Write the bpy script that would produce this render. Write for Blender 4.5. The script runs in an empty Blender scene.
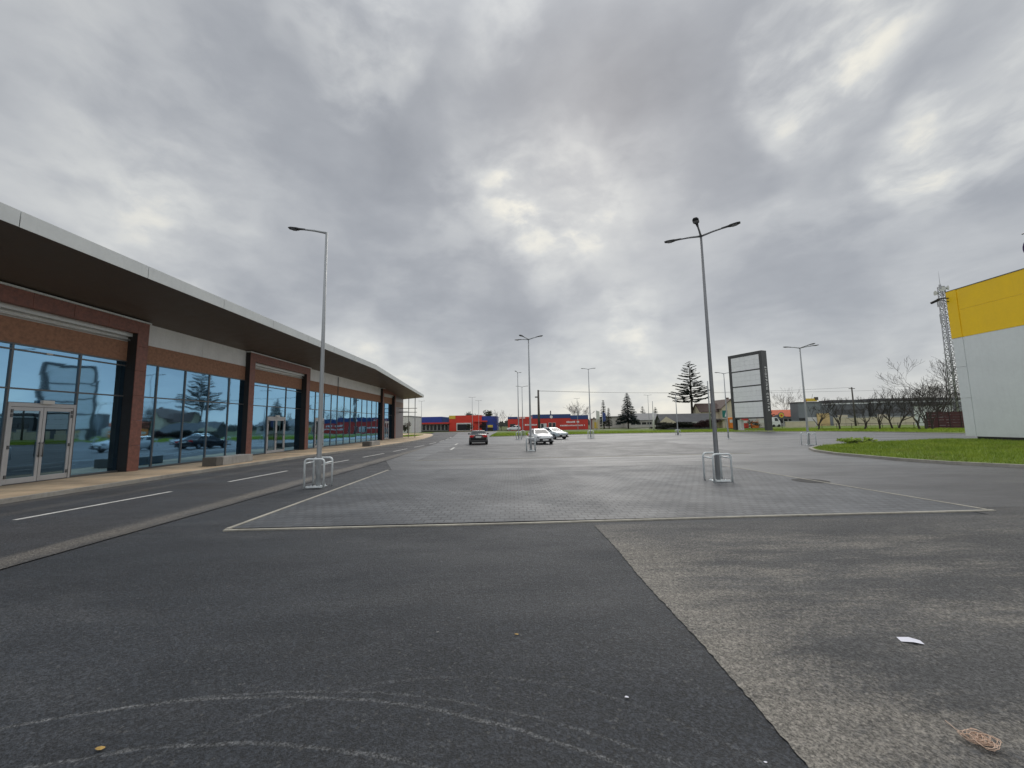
import bpy, math, random
from mathutils import Vector, Matrix, noise as mnoise
random.seed(7)
PI = math.pi
scn = bpy.context.scene
COL = scn.collection
R = math.radians

# ------------------------------------------------------------------ helpers
def tag(o, label=None, cat=None, group=None, kind=None):
    if label: o['label'] = label
    if cat: o['category'] = cat
    if group: o['group'] = group
    if kind: o['kind'] = kind
    return o

def thing(name, label, cat, loc=(0, 0, 0), rz=0.0, group=None):
    o = bpy.data.objects.new(name, None)
    o.empty_display_size = 0.3
    COL.objects.link(o)
    o.location = loc
    o.rotation_euler = (0, 0, rz)
    return tag(o, label, cat, group)

def copy_tree(o, parent=None):
    c = o.copy()
    COL.objects.link(c)
    c.parent = parent
    for ch in list(o.children):
        copy_tree(ch, c)
    return c

class MB:
    def __init__(s):
        s.v = []; s.f = []; s.m = []; s.s = []
    def add(s, vs, fs, mat=0, smooth=False):
        b = len(s.v)
        s.v += [tuple(p) for p in vs]
        for f in fs:
            s.f.append(tuple(i + b for i in f)); s.m.append(mat); s.s.append(smooth)
        return s
    def box(s, x0, x1, y0, y1, z0, z1, mat=0):
        return s.add([(x0,y0,z0),(x1,y0,z0),(x1,y1,z0),(x0,y1,z0),(x0,y0,z1),(x1,y0,z1),(x1,y1,z1),(x0,y1,z1)],
                     [(0,3,2,1),(4,5,6,7),(0,1,5,4),(1,2,6,5),(2,3,7,6),(3,0,4,7)], mat)
    def obox(s, c, size, rot=(0,0,0), mat=0):
        from mathutils import Euler
        M = Euler(rot).to_matrix(); hx, hy, hz = [q/2 for q in size]; c = Vector(c)
        vs = [c + M @ Vector(p) for p in [(-hx,-hy,-hz),(hx,-hy,-hz),(hx,hy,-hz),(-hx,hy,-hz),(-hx,-hy,hz),(hx,-hy,hz),(hx,hy,hz),(-hx,hy,hz)]]
        return s.add(vs, [(0,3,2,1),(4,5,6,7),(0,1,5,4),(1,2,6,5),(2,3,7,6),(3,0,4,7)], mat)
    def quad(s, a, b, c, d, mat=0):
        return s.add([a,b,c,d], [(0,1,2,3)], mat)
    def tri(s, a, b, c, mat=0):
        return s.add([a,b,c], [(0,1,2)], mat)
    def poly(s, pts, mat=0):
        return s.add(pts, [tuple(range(len(pts)))], mat)
    def prism(s, pts, z0, z1, mat=0):
        n = len(pts)
        vs = [(x,y,z0) for x,y in pts] + [(x,y,z1) for x,y in pts]
        fs = [tuple(range(n-1,-1,-1)), tuple(range(n,2*n))] + [(i,(i+1)%n,(i+1)%n+n,i+n) for i in range(n)]
        return s.add(vs, fs, mat)
    def tube(s, pts, rad, n=8, mat=0, caps=True, smooth=True):
        pts = [Vector(p) for p in pts]
        k = len(pts)
        if not isinstance(rad, (list, tuple)): rad = [rad]*k
        vs = []; fs = []
        t = (pts[1]-pts[0]).normalized()
        ref = Vector((0,0,1)) if abs(t.z) < .9 else Vector((1,0,0))
        nrm = t.cross(ref).normalized()
        for i, p in enumerate(pts):
            if i == 0: t2 = pts[1]-pts[0]
            elif i == k-1: t2 = pts[-1]-pts[-2]
            else: t2 = (pts[i+1]-pts[i]).normalized() + (pts[i]-pts[i-1]).normalized()
            if t2.length < 1e-9: t2 = t
            t2 = t2.normalized()
            nrm = (nrm - t2*nrm.dot(t2))
            if nrm.length < 1e-6: nrm = t2.orthogonal()
            nrm.normalize(); bn = t2.cross(nrm)
            for j in range(n):
                a = 2*PI*j/n
                vs.append(p + (nrm*math.cos(a) + bn*math.sin(a))*rad[i])
        for i in range(k-1):
            for j in range(n):
                j2 = (j+1) % n
                fs.append((i*n+j, i*n+j2, (i+1)*n+j2, (i+1)*n+j))
        b = len(s.v)
        s.add(vs, fs, mat, smooth)
        if caps:
            s.f.append(tuple(b+j for j in range(n-1,-1,-1))); s.m.append(mat); s.s.append(False)
            s.f.append(tuple(b+(k-1)*n+j for j in range(n))); s.m.append(mat); s.s.append(False)
        return s
    def sphere(s, c, r, nu=12, nv=8, mat=0, sc=(1,1,1)):
        vs = []; fs = []
        for i in range(nv+1):
            th = PI*i/nv
            for j in range(nu):
                ph = 2*PI*j/nu
                vs.append((c[0]+r*sc[0]*math.sin(th)*math.cos(ph), c[1]+r*sc[1]*math.sin(th)*math.sin(ph), c[2]+r*sc[2]*math.cos(th)))
        for i in range(nv):
            for j in range(nu):
                j2 = (j+1) % nu
                fs.append((i*nu+j, (i+1)*nu+j, (i+1)*nu+j2, i*nu+j2))
        return s.add(vs, fs, mat, True)
    def build(s, name, mats, parent=None, loc=None, bevel=0):
        me = bpy.data.meshes.new(name)
        me.from_pydata(s.v, [], s.f)
        if not isinstance(mats, (list, tuple)): mats = [mats]
        for m in mats: me.materials.append(m)
        me.polygons.foreach_set('material_index', s.m)
        me.polygons.foreach_set('use_smooth', s.s)
        me.update()
        o = bpy.data.objects.new(name, me)
        COL.objects.link(o)
        if parent: o.parent = parent
        if loc: o.location = loc
        if bevel:
            b = o.modifiers.new('bevel', 'BEVEL'); b.width = bevel; b.segments = 2; b.limit_method = 'ANGLE'
        return o

# ------------------------------------------------------------------ materials
class NT:
    def __init__(s, nt): s.nt = nt
    def n(s, t, **kw):
        nd = s.nt.nodes.new(t)
        for k, v in kw.items(): setattr(nd, k, v)
        return nd
    def put(s, sock, v):
        if isinstance(v, bpy.types.NodeSocket): s.nt.links.new(v, sock)
        elif v is not None: sock.default_value = v
    def math(s, op, a, b=None, c=None, clamp=False):
        nd = s.n('ShaderNodeMath', operation=op, use_clamp=clamp)
        s.put(nd.inputs[0], a); s.put(nd.inputs[1], b)
        if c is not None: s.put(nd.inputs[2], c)
        return nd.outputs[0]
    def vmath(s, op, a, b=None):
        nd = s.n('ShaderNodeVectorMath', operation=op)
        s.put(nd.inputs[0], a); s.put(nd.inputs[1], b)
        return nd.outputs['Value'] if op in ('DOT_PRODUCT', 'LENGTH', 'DISTANCE') else nd.outputs[0]
    def noise(s, vec, scale, detail=3, rough=.55, dist=0):
        nd = s.n('ShaderNodeTexNoise')
        s.put(nd.inputs['Vector'], vec); nd.inputs['Scale'].default_value = scale
        nd.inputs['Detail'].default_value = detail; nd.inputs['Roughness'].default_value = rough
        nd.inputs['Distortion'].default_value = dist
        return nd
    def smooth(s, x, a, b, lo=0., hi=1.):
        nd = s.n('ShaderNodeMapRange', interpolation_type='SMOOTHSTEP')
        s.put(nd.inputs[0], x)
        for i, v in enumerate((a, b, lo, hi)): s.put(nd.inputs[i+1], v)
        return nd.outputs[0]
    def mix(s, f, a, b, mode='MIX'):
        nd = s.n('ShaderNodeMix', data_type='RGBA', blend_type=mode)
        s.put(nd.inputs[0], f); s.put(nd.inputs[6], a); s.put(nd.inputs[7], b)
        return nd.outputs[2]
    def mapping(s, vec, scale=(1,1,1), rot=(0,0,0), loc=(0,0,0)):
        nd = s.n('ShaderNodeMapping')
        s.put(nd.inputs[0], vec); nd.inputs['Scale'].default_value = scale; nd.inputs['Rotation'].default_value = rot; nd.inputs['Location'].default_value = loc
        return nd.outputs[0]
    def ramp(s, x, stops):
        nd = s.n('ShaderNodeValToRGB'); s.put(nd.inputs[0], x)
        e = nd.color_ramp.elements
        while len(e) < len(stops): e.new(.5)
        for i, (p, c) in enumerate(stops): e[i].position = p; e[i].color = (*c, 1)
        return nd.outputs[0]
    def xyz(s, vec):
        nd = s.n('ShaderNodeSeparateXYZ'); s.put(nd.inputs[0], vec)
        return nd.outputs[0], nd.outputs[1], nd.outputs[2]

def c4(c): return (c[0], c[1], c[2], 1)

def newmat(name):
    m = bpy.data.materials.new(name); m.use_nodes = True
    nt = NT(m.node_tree)
    b = m.node_tree.nodes['Principled BSDF']
    tc = nt.n('ShaderNodeTexCoord')
    return m, nt, b, tc.outputs['Object']

def pm(name, col, rough=.6, metal=0., var=.12, scale=3., bump=0., bscale=60., spec=.5, dirt=0., coat=0.):
    """general painted/solid surface: base colour broken up by two scales of noise, optional grime and bump"""
    m, nt, b, oc = newmat(name)
    n1 = nt.noise(oc, scale, 4, .6)
    n2 = nt.noise(oc, scale*9, 3, .6)
    f = nt.math('ADD', nt.math('MULTIPLY', n1.outputs[0], .65), nt.math('MULTIPLY', n2.outputs[0], .35))
    lo = tuple(q*(1-var*1.6) for q in col); hi = tuple(min(1, q*(1+var*1.6)) for q in col)
    base = nt.ramp(f, [(.25, lo), (.75, hi)])
    if dirt:
        st = nt.noise(nt.mapping(oc, (5, 5, .5)), 1.2, 4, .6)
        base = nt.mix(nt.smooth(st.outputs[0], .45, .75, 0, dirt), base, c4(tuple(q*.45 for q in col)))
    nt.put(b.inputs['Base Color'], base)
    b.inputs['Metallic'].default_value = metal
    nt.put(b.inputs['Roughness'], nt.smooth(n1.outputs[0], .2, .8, max(.02, rough-.08), min(1, rough+.1)))
    b.inputs['Specular IOR Level'].default_value = spec
    if coat:
        b.inputs['Coat Weight'].default_value = coat; b.inputs['Coat Roughness'].default_value = .04
    if bump:
        nb = nt.noise(oc, bscale, 3, .6)
        bn = nt.n('ShaderNodeBump'); bn.inputs['Strength'].default_value = bump; bn.inputs['Distance'].default_value = .01
        nt.put(bn.inputs['Height'], nb.outputs[0]); nt.put(b.inputs['Normal'], bn.outputs[0])
    return m

def asphalt(name, dark, light, dust=0., dustcol=(.2,.18,.15), arcs=(), rough=.55, agg=1., edge=None, wet=0., fade=False):
    m, nt, b, oc = newmat(name)
    big = nt.noise(oc, .22, 5, .6).outputs[0]
    mid = nt.noise(nt.mapping(oc, (.5, 1.4, 1)), 1.3, 5, .65).outputs[0]
    ag = nt.noise(oc, 62, 3, .75).outputs[0]
    vo = nt.n('ShaderNodeTexVoronoi'); nt.put(vo.inputs['Vector'], oc); vo.inputs['Scale'].default_value = 52
    stone = nt.n('ShaderNodeSeparateColor'); nt.put(stone.inputs[0], vo.outputs['Color'])
    base = nt.mix(nt.smooth(nt.math('ADD', nt.math('MULTIPLY', big, .6), nt.math('MULTIPLY', mid, .4)), .35, .68), c4(dark), c4(light))
    # aggregate
    ag2 = nt.noise(oc, 120, 2, .8).outputs[0]; ag3 = nt.noise(oc, 27, 3, .75).outputs[0]
    g = nt.math('ADD', nt.math('MULTIPLY', nt.smooth(nt.math('ADD', nt.math('ADD', nt.math('MULTIPLY', ag, .5), nt.math('MULTIPLY', ag2, .28)), nt.math('MULTIPLY', ag3, .22)), .39, .62), .85), nt.math('MULTIPLY', nt.smooth(stone.outputs[0], .5, 1.), .4))
    if name == 'asphalt_dark':
        wn = nt.noise(nt.mapping(oc, (.22, .8, 1), (0,0,R(7))), 1.1, 6, .65, .4).outputs[0]
        base = nt.mix(nt.smooth(wn, .5, .72, 0, .55), base, c4((.062,.063,.066)))
        st = nt.noise(oc, .9, 5, .7, .6).outputs[0]
        base = nt.mix(nt.smooth(st, .60, .74, 0, .5), base, c4((.012,.0125,.014)))
        dsp = nt.noise(oc, 7., 6, .8).outputs[0]
        base = nt.mix(nt.smooth(dsp, .62, .74, 0, .35), base, c4((.11,.108,.10)))
    if dust:
        d1 = nt.noise(nt.mapping(oc, (.32, 1.25, 1), (0,0,R(-14))), 1.05, 6, .66, .35).outputs[0]
        d2 = nt.noise(nt.mapping(oc, (.9, 3.2, 1), (0,0,R(-8))), 1.7, 5, .7).outputs[0]
        d3 = nt.noise(oc, 26, 4, .7).outputs[0]
        dd = nt.math('ADD', nt.math('ADD', nt.math('MULTIPLY', d1, .55), nt.math('MULTIPLY', d2, .28)), nt.math('MULTIPLY', nt.math('SUBTRACT', d3, .2), .36))
        x, y, z = nt.xyz(oc)
        near = nt.smooth(nt.math('ADD', x, nt.math('MULTIPLY', d2, .8)), 1.6, 3.3, .15, 0.)
        dd = nt.math('ADD', dd, near)
        base = nt.mix(nt.math('MULTIPLY', nt.smooth(dd, .47, .70, 0, dust), nt.smooth(y, 8.25, 5.6, .15, 1.)), base, c4(dustcol))
    for (cx, cy, rad, w, amp) in arcs:
        x, y, z = nt.xyz(oc)
        cb = nt.n('ShaderNodeCombineXYZ'); nt.put(cb.inputs[0], x); nt.put(cb.inputs[1], y)
        wob = nt.noise(oc, 1.6, 3).outputs[0]
        dist = nt.vmath('DISTANCE', cb.outputs[0], (cx, cy, 0))
        dv = nt.math('ABSOLUTE', nt.math('SUBTRACT', nt.math('ADD', dist, nt.math('MULTIPLY', wob, .10)), rad+.05))
        brk = nt.smooth(nt.noise(oc, 3.5, 5, .75).outputs[0], .30, .62, .15, 1.)
        fine = nt.smooth(ag, .34, .6, .12, 1.)
        fwd = nt.smooth(y, 1.6, 2.2)
        mk = nt.math('MULTIPLY', nt.math('MULTIPLY', nt.smooth(dv, w, w*.25), brk), nt.math('MULTIPLY', nt.math('MULTIPLY', fine, fwd), amp))
        base = nt.mix(mk, base, c4((.34,.34,.33)))
    if edge:
        x, y, z = nt.xyz(oc)
        n = nt.noise(nt.mapping(oc, (2., .35, 1)), 1.5, 5, .65).outputs[0]
        for (ex, w, amp) in edge:
            dv = nt.math('ABSOLUTE', nt.math('SUBTRACT', x, ex))
            mk = nt.math('MULTIPLY', nt.smooth(nt.math('ADD', dv, nt.math('MULTIPLY', nt.math('SUBTRACT', n, .5), w*1.6)), w, w*.15), amp)
            base = nt.mix(nt.math('MULTIPLY', mk, nt.smooth(ag, .2, .7, .5, 1)), base, c4(dustcol))
    base = nt.mix(1., base, nt.mix(g, c4((1-.88*agg,)*3), c4((1+1.5*agg,)*3)), 'MULTIPLY')
    base = nt.mix(nt.smooth(stone.outputs[1], .97, .995, 0, .3*agg), base, c4((.2,.195,.185)))
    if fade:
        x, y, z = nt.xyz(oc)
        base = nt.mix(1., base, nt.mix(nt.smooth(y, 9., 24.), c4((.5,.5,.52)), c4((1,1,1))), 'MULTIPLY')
    nt.put(b.inputs['Base Color'], base)
    rn = nt.smooth(nt.noise(nt.mapping(oc, (.35, 1, 1)), .5, 5, .6).outputs[0], .35, .68, rough-wet, rough+.12)
    nt.put(b.inputs['Roughness'], rn)
    bn = nt.n('ShaderNodeBump'); bn.inputs['Strength'].default_value = .75*agg; bn.inputs['Distance'].default_value = .012
    nt.put(bn.inputs['Height'], g); nt.put(b.inputs['Normal'], bn.outputs[0])
    return m

def pavers(name, c1, c2, mortar, bw=.2, bh=.1, ms=.012, rot=0, rough=.6):
    m, nt, b, oc = newmat(name)
    v = nt.mapping(oc, (1,1,1), (0,0,rot))
    br = nt.n('ShaderNodeTexBrick')
    nt.put(br.inputs['Vector'], v)
    br.inputs['Scale'].default_value = 1; br.inputs['Brick Width'].default_value = bw; br.inputs['Row Height'].default_value = bh
    br.inputs['Mortar Size'].default_value = ms; br.inputs['Mortar Smooth'].default_value = .3
    br.inputs['Color1'].default_value = c4(c1); br.inputs['Color2'].default_value = c4(c2); br.inputs['Mortar'].default_value = c4(mortar)
    big = nt.noise(nt.mapping(oc, (.6, 1.2, 1)), .35, 5, .62).outputs[0]
    fine = nt.noise(oc, 60, 3, .7).outputs[0]
    patch = nt.noise(oc, .8, 5, .65).outputs[0]
    wash = nt.n('ShaderNodeMix', data_type='RGBA'); nt.put(wash.inputs[0], nt.smooth(patch, .4, .62, .0, .5)); nt.put(wash.inputs[6], br.outputs['Color']); wash.inputs[7].default_value = c4(tuple((a+b)/2 for a, b in zip(c1, c2)))
    base = nt.mix(1., wash.outputs[2], nt.mix(nt.smooth(big, .3, .7), c4((.62,.63,.65)), c4((1.38,1.36,1.31))), 'MULTIPLY')
    base = nt.mix(1., base, nt.mix(fine, c4((.6,)*3), c4((1.4,)*3)), 'MULTIPLY')
    nt.put(b.inputs['Base Color'], base)
    nt.put(b.inputs['Roughness'], nt.smooth(nt.noise(oc, .6, 5, .6).outputs[0], .35, .65, rough-.06, rough+.08))
    bn = nt.n('ShaderNodeBump'); bn.inputs['Strength'].default_value = .6; bn.inputs['Distance'].default_value = .012
    nt.put(bn.inputs['Height'], nt.math('SUBTRACT', nt.math('MULTIPLY', fine, .4), br.outputs['Fac'])); nt.put(b.inputs['Normal'], bn.outputs[0])
    return m

def leafmat(name, c1, c2, scale=1.2, rough=.7):
    m, nt, b, oc = newmat(name)
    n = nt.noise(oc, scale, 4, .65).outputs[0]
    n2 = nt.noise(oc, scale*14, 2, .6).outputs[0]
    f = nt.math('ADD', nt.math('MULTIPLY', n, .6), nt.math('MULTIPLY', n2, .4))
    nt.put(b.inputs['Base Color'], nt.ramp(f, [(.36, c1), (.64, c2)]))
    if name.startswith('grass_blades'):
        dry = nt.noise(oc, .8, 5, .7, .4).outputs[0]
        nt.put(b.inputs['Base Color'], nt.mix(nt.smooth(dry, .52, .72, 0, .75), nt.ramp(f, [(.36, c1), (.64, c2)]), c4((.26,.225,.09))))
    b.inputs['Roughness'].default_value = rough
    b.inputs['Specular IOR Level'].default_value = .2
    return m

def glassmat(name, tint, fac, see=(.5,.58,.6), rough=.012, wave=0.):
    m = bpy.data.materials.new(name); m.use_nodes = True
    nt = NT(m.node_tree); m.node_tree.nodes.clear()
    oc = nt.n('ShaderNodeTexCoord').outputs['Object']
    g = nt.n('ShaderNodeBsdfGlossy'); g.inputs['Color'].default_value = c4(tint); g.inputs['Roughness'].default_value = rough
    t = nt.n('ShaderNodeBsdfTransparent'); t.inputs['Color'].default_value = c4(see)
    mx = nt.n('ShaderNodeMixShader')
    lw = nt.n('ShaderNodeLayerWeight'); lw.inputs['Blend'].default_value = .35
    nt.put(mx.inputs[0], nt.smooth(lw.outputs['Fresnel'], .0, .9, fac, 1.))
    m.node_tree.links.new(t.outputs[0], mx.inputs[1]); m.node_tree.links.new(g.outputs[0], mx.inputs[2])
    if wave:
        bn = nt.n('ShaderNodeBump'); bn.inputs['Strength'].default_value = wave; bn.inputs['Distance'].default_value = .05
        nt.put(bn.inputs['Height'], nt.noise(oc, .55, 2, .5).outputs[0]); nt.put(g.inputs['Normal'], bn.outputs[0])
    out = nt.n('ShaderNodeOutputMaterial'); m.node_tree.links.new(mx.outputs[0], out.inputs[0])
    return m

M = {}
M['asphalt'] = asphalt('asphalt_dark', (.016,.019,.024), (.031,.034,.040),
                       arcs=[(-1.82,-1.99,4.96,.022,.22), (-1.73,-1.65,4.21,.022,.2), (-.44,.73,2.43,.025,.08), (-1.6,-2.1,5.12,.018,.14)], rough=.6, wet=.1)
M['asphalt_dusty'] = asphalt('asphalt_dusty', (.04,.041,.043), (.07,.07,.07), dust=.9, dustcol=(.185,.170,.147), rough=.7, agg=.72)
M['asphalt_road'] = asphalt('asphalt_road', (.026,.027,.03), (.042,.042,.046), dustcol=(.15,.135,.115), edge=[(-7.55,.5,.8), (-11.9,.35,.25), (-13.4,.3,.35)], rough=.6, wet=.08)
M['asphalt_strip'] = asphalt('asphalt_strip', (.033,.034,.038), (.05,.051,.055), rough=.62)
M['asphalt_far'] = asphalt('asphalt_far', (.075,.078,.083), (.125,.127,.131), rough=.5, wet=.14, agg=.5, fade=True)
M['asphalt_main'] = asphalt('asphalt_main', (.08,.08,.083), (.11,.11,.11), rough=.6, agg=.5)
M['paver'] = pavers('grey_pavers', (.066,.072,.081), (.10,.107,.118), (.030,.032,.036), .2, .2, .015, rough=.56)
M['paver2'] = pavers('grey_pavers_b', (.075,.077,.082), (.11,.112,.117), (.04,.04,.043), .2, .1, .012, R(90), rough=.52)
M['sidewalk'] = pavers('tan_paving', (.50,.375,.25), (.57,.44,.30), (.36,.28,.2), .4, .4, .008, rough=.75)
M['concrete'] = pm('concrete', (.33,.32,.30), .85, var=.2, scale=2, bump=.4, bscale=40, dirt=.3)
M['kerb'] = pm('kerb_concrete', (.34,.32,.285), .85, var=.22, scale=1.5, bump=.3, bscale=40, dirt=.4)
M['edging'] = pm('edging_concrete', (.36,.34,.29), .85, var=.3, scale=1.1, bump=.3, bscale=50)
M['earth'] = leafmat('earth_grass', (.05,.07,.02), (.10,.12,.035), .3, .9)
M['grassbase'] = leafmat('grass_soil', (.07,.115,.016), (.165,.22,.035), .6, .9)
M['blade'] = leafmat('grass_blades', (.125,.21,.022), (.33,.41,.055), .55, .65)
M['blade_far'] = leafmat('grass_blades_far', (.17,.27,.025), (.40,.50,.06), .16, .65)
M['white_line'] = pm('road_paint', (.62,.61,.58), .7, var=.3, scale=3, bump=.2, bscale=90)
# shop building
M['soffit'] = pm('soffit_brown', (.115,.092,.075), .5, var=.12, scale=2)
M['fascia'] = pm('fascia_metal', (.58,.60,.595), .42, .15, var=.05, scale=.8, dirt=.08)
M['white_band'] = pm('white_render', (.74,.74,.73), .7, var=.08, scale=1.2, bump=.15, bscale=30, dirt=.1)
M['brown_band'] = pm('brown_panel', (.30,.155,.095), .75, var=.3, scale=7, bump=.3, bscale=70)
M['portal'] = pm('red_granite', (.215,.088,.066), .5, var=.32, scale=8, spec=.5, dirt=.2)
M['mullion'] = pm('mullion_grey', (.13,.135,.14), .4, .5, var=.08)
M['door_alu'] = pm('door_aluminium', (.47,.47,.48), .42, .35, var=.07)
M['dark_trim'] = pm('dark_trim', (.02,.018,.018), .75, var=.1)
M['glass'] = glassmat('storefront_glass', (.36,.67,.97), .74, (.6,.72,.76), .03, wave=.12)
M['door_glass'] = glassmat('door_glass', (.36,.58,.76), .42, (.42,.5,.52), .01, wave=.04)
M['win_dark'] = pm('far_window', (.02,.024,.03), .08, var=.1)
M['int_wall'] = pm('interior_wall', (.10,.10,.10), .8, var=.1)
M['int_floor'] = pm('interior_floor', (.16,.155,.15), .5, var=.12)
M['int_col'] = pm('interior_column', (.8,.74,.6), .7, var=.08)
M['clad_end'] = pm('end_cladding', (.23,.22,.235), .45, .3, var=.08)
M['galv'] = pm('galvanised_steel', (.34,.355,.365), .5, .3, var=.07, scale=4)
M['galv_light'] = pm('galvanised_bright', (.68,.72,.73), .42, .15, var=.12, scale=12)
M['pole_dark'] = pm('pole_dark_grey', (.21,.215,.225), .5, .3, var=.12, scale=6)
M['lamp_head'] = pm('lamp_head_grey', (.035,.036,.04), .5, .2, var=.1)
M['led'] = pm('lamp_glass', (.25,.25,.25), .2, var=.05)
M['yellow'] = pm('yellow_cladding', (.95,.60,.008), .45, .0, var=.05, scale=.6, dirt=.06)
M['silver_clad'] = pm('silver_cladding', (.74,.775,.79), .42, .1, var=.05, scale=.5, dirt=.07)
M['purple'] = pm('purple_plastic', (.05,.02,.10), .35, var=.15)
M['sign_frame'] = pm('sign_frame_grey', (.062,.064,.068), .5, .1, var=.1)
M['sign_white'] = pm('sign_white_panel', (.80,.81,.83), .55, var=.05, scale=1.2, dirt=.06)
M['letter'] = pm('letter_white', (.75,.75,.74), .5, var=.04)
M['red_wall'] = pm('red_cladding', (.52,.035,.022), .5, var=.12, scale=.5)
M['red_wall2'] = pm('orange_red_cladding', (.60,.036,.018), .5, var=.1, scale=.5)
M['blue_wall'] = pm('blue_cladding', (.018,.045,.28), .5, var=.12, scale=.5)
M['navy_wall'] = pm('navy_cladding', (.02,.05,.17), .5, var=.12, scale=.5)
M['far_yellow'] = pm('yellow_sign', (.62,.44,.05), .5, var=.1)
M['cream_yellow'] = pm('yellow_cream_render', (.58,.44,.20), .8, var=.12, scale=.8, dirt=.15)
M['cream'] = pm('cream_render', (.56,.50,.38), .8, var=.1, scale=.8, dirt=.12)
M['pale'] = pm('pale_render', (.50,.48,.44), .8, var=.1, scale=.6, dirt=.15)
M['offwhite'] = pm('off_white', (.58,.58,.56), .7, var=.08, scale=.6, dirt=.12)
M['roof_dark'] = pm('roof_dark_tiles', (.12,.085,.075), .8, var=.25, scale=1.5)
M['roof_grey'] = pm('roof_grey_sheet', (.20,.20,.205), .7, var=.16, scale=.8)
M['roof_mid'] = pm('roof_mid_grey', (.125,.125,.13), .8, var=.2, scale=.8)
M['roof_red'] = pm('roof_orange_tiles', (.50,.12,.055), .8, var=.2, scale=1)
M['grey_clad'] = pm('grey_industrial', (.17,.19,.205), .55, .1, var=.12, scale=.4, dirt=.15)
M['shed_wall'] = pm('shed_dark_wall', (.115,.125,.135), .6, var=.15, scale=.4, dirt=.2)
M['dark_clad'] = pm('dark_industrial', (.07,.07,.078), .6, var=.15, scale=.4)
M['maroon'] = pm('maroon_boards', (.06,.012,.015), .7, var=.3, scale=2.5, dirt=.3)
M['teal'] = pm('teal_sign', (.01,.17,.16), .5, var=.1)
M['orange'] = pm('orange_plastic', (.72,.20,.02), .5, var=.15)
M['bark'] = pm('bark', (.055,.045,.038), .9, var=.3, scale=4, bump=.5, bscale=20)
M['twig'] = pm('twigs', (.05,.044,.041), .9, var=.3, scale=3)
M['twig_light'] = pm('twigs_pale', (.13,.11,.10), .9, var=.3, scale=3)
M['needle'] = leafmat('conifer_needles', (.008,.017,.013), (.026,.042,.028), .6)
M['needle_blue'] = leafmat('spruce_needles', (.009,.021,.021), (.03,.05,.047), .5)
M['hedge'] = leafmat('hedge_leaves', (.014,.02,.012), (.05,.055,.03), .8)
M['hedge_dark'] = leafmat('hedge_dark_leaves', (.006,.008,.006), (.022,.024,.015), .8)
M['hedge_red'] = leafmat('hedge_red_leaves', (.016,.008,.008), (.055,.02,.02), .5)
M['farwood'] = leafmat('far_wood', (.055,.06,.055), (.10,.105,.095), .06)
M['wood_pole'] = pm('old_wood_pole', (.09,.08,.075), .9, var=.25, scale=3)
M['wire'] = pm('wire_dark', (.06,.06,.065), .6, var=.05)
M['tyre'] = pm('tyre_rubber', (.02,.02,.021), .85, var=.1)
M['rim'] = pm('rim_alloy', (.42,.43,.44), .3, .8, var=.08)
M['car_glass'] = pm('car_glass', (.05,.058,.066), .2, var=.05, spec=.1)
M['car_black'] = pm('car_paint_black', (.018,.016,.019), .22, .2, var=.05, coat=.7)
M['car_white'] = pm('car_paint_white', (.66,.68,.68), .3, .0, var=.03, coat=.6)
M['car_silver'] = pm('car_paint_silver', (.50,.56,.58), .28, .35, var=.03, coat=.6)
M['car_trim'] = pm('car_black_trim', (.025,.025,.027), .6, var=.1)
M['tail'] = pm('tail_light_red', (.55,.015,.015), .2, var=.05)
M['headl'] = pm('headlight_clear', (.55,.57,.6), .1, .4, var=.05)
M['plate'] = pm('plate_white', (.72,.72,.7), .5, var=.04)
M['paper'] = pm('paper_white', (.74,.74,.82), .7, var=.05)
M['tape'] = pm('pale_plastic_strip', (.62,.44,.33), .6, var=.2, scale=20)
M['leaf_y'] = pm('dry_leaf', (.42,.27,.08), .8, var=.3, scale=40)
M['iron'] = pm('cast_iron', (.012,.012,.012), .6, .5, var=.3, scale=10)
M['steel_mast'] = pm('mast_steel', (.40,.40,.43), .5, .2, var=.15)
M['flag_blue'] = pm('flag_blue', (.05,.08,.25), .8, var=.15)

# ------------------------------------------------------------------ the ground
def sheet(name, pts, z, mat, kind='structure', label=None, cat=None):
    o = MB().poly([(x, y, z) for x, y in pts]).build(name, mat)
    o['kind'] = kind
    if label: o['label'] = label
    return o

sheet('terrain', [(-1600,-1600),(1600,-1600),(1600,1600),(-1600,1600)], -.03, M['earth'])
sheet('asphalt_ground', [(-60,-60),(150,-60),(150,30),(60,30),(60,66),(-4,66),(-4,99),(-60,99)], -.012, M['asphalt'])
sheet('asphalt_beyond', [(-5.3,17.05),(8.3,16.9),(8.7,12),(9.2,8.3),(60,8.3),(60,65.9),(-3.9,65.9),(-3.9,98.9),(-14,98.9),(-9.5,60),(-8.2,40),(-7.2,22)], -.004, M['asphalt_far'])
rj = random.Random(9)
sheet('dusty_asphalt', [(1.62,-20),(60,-20),(60,8.29),(9.2,8.29),(9.2,7.7),(1.5,7.44)]+[(1.5+.12*(7.44-q)/6.+rj.uniform(-.009,.009)+.012*math.sin(q*2.3), q) for q in [7.4-.045*k for k in range(160)]], -.004, M['asphalt_dusty'])
sheet('road', [(-13.72,-40),(-7.25,-40),(-7.2,6),(-7.0,22),(-8.0,40),(-9.3,60),(-13.9,98.95),(-34,98.95),(-30,92),(-16,70),(-13.72,34)], .004, M['asphalt_road'])
sheet('main_road', [(-400,99),(400,99),(400,107),(-400,107)], -.006, M['asphalt_main'])
# paved parking bays
sheet('paved_bays', [(-5.42,7.62),(9.55,8.05),(8.92,15.4),(8.6,16.98),(-5.42,17.)], .004, M['paver'])
sheet('paved_bays_beyond', [(-5.3,21.4),(13.5,22.4),(14.5,37.5),(-5.6,38)], .0, M['paver2'])

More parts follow.
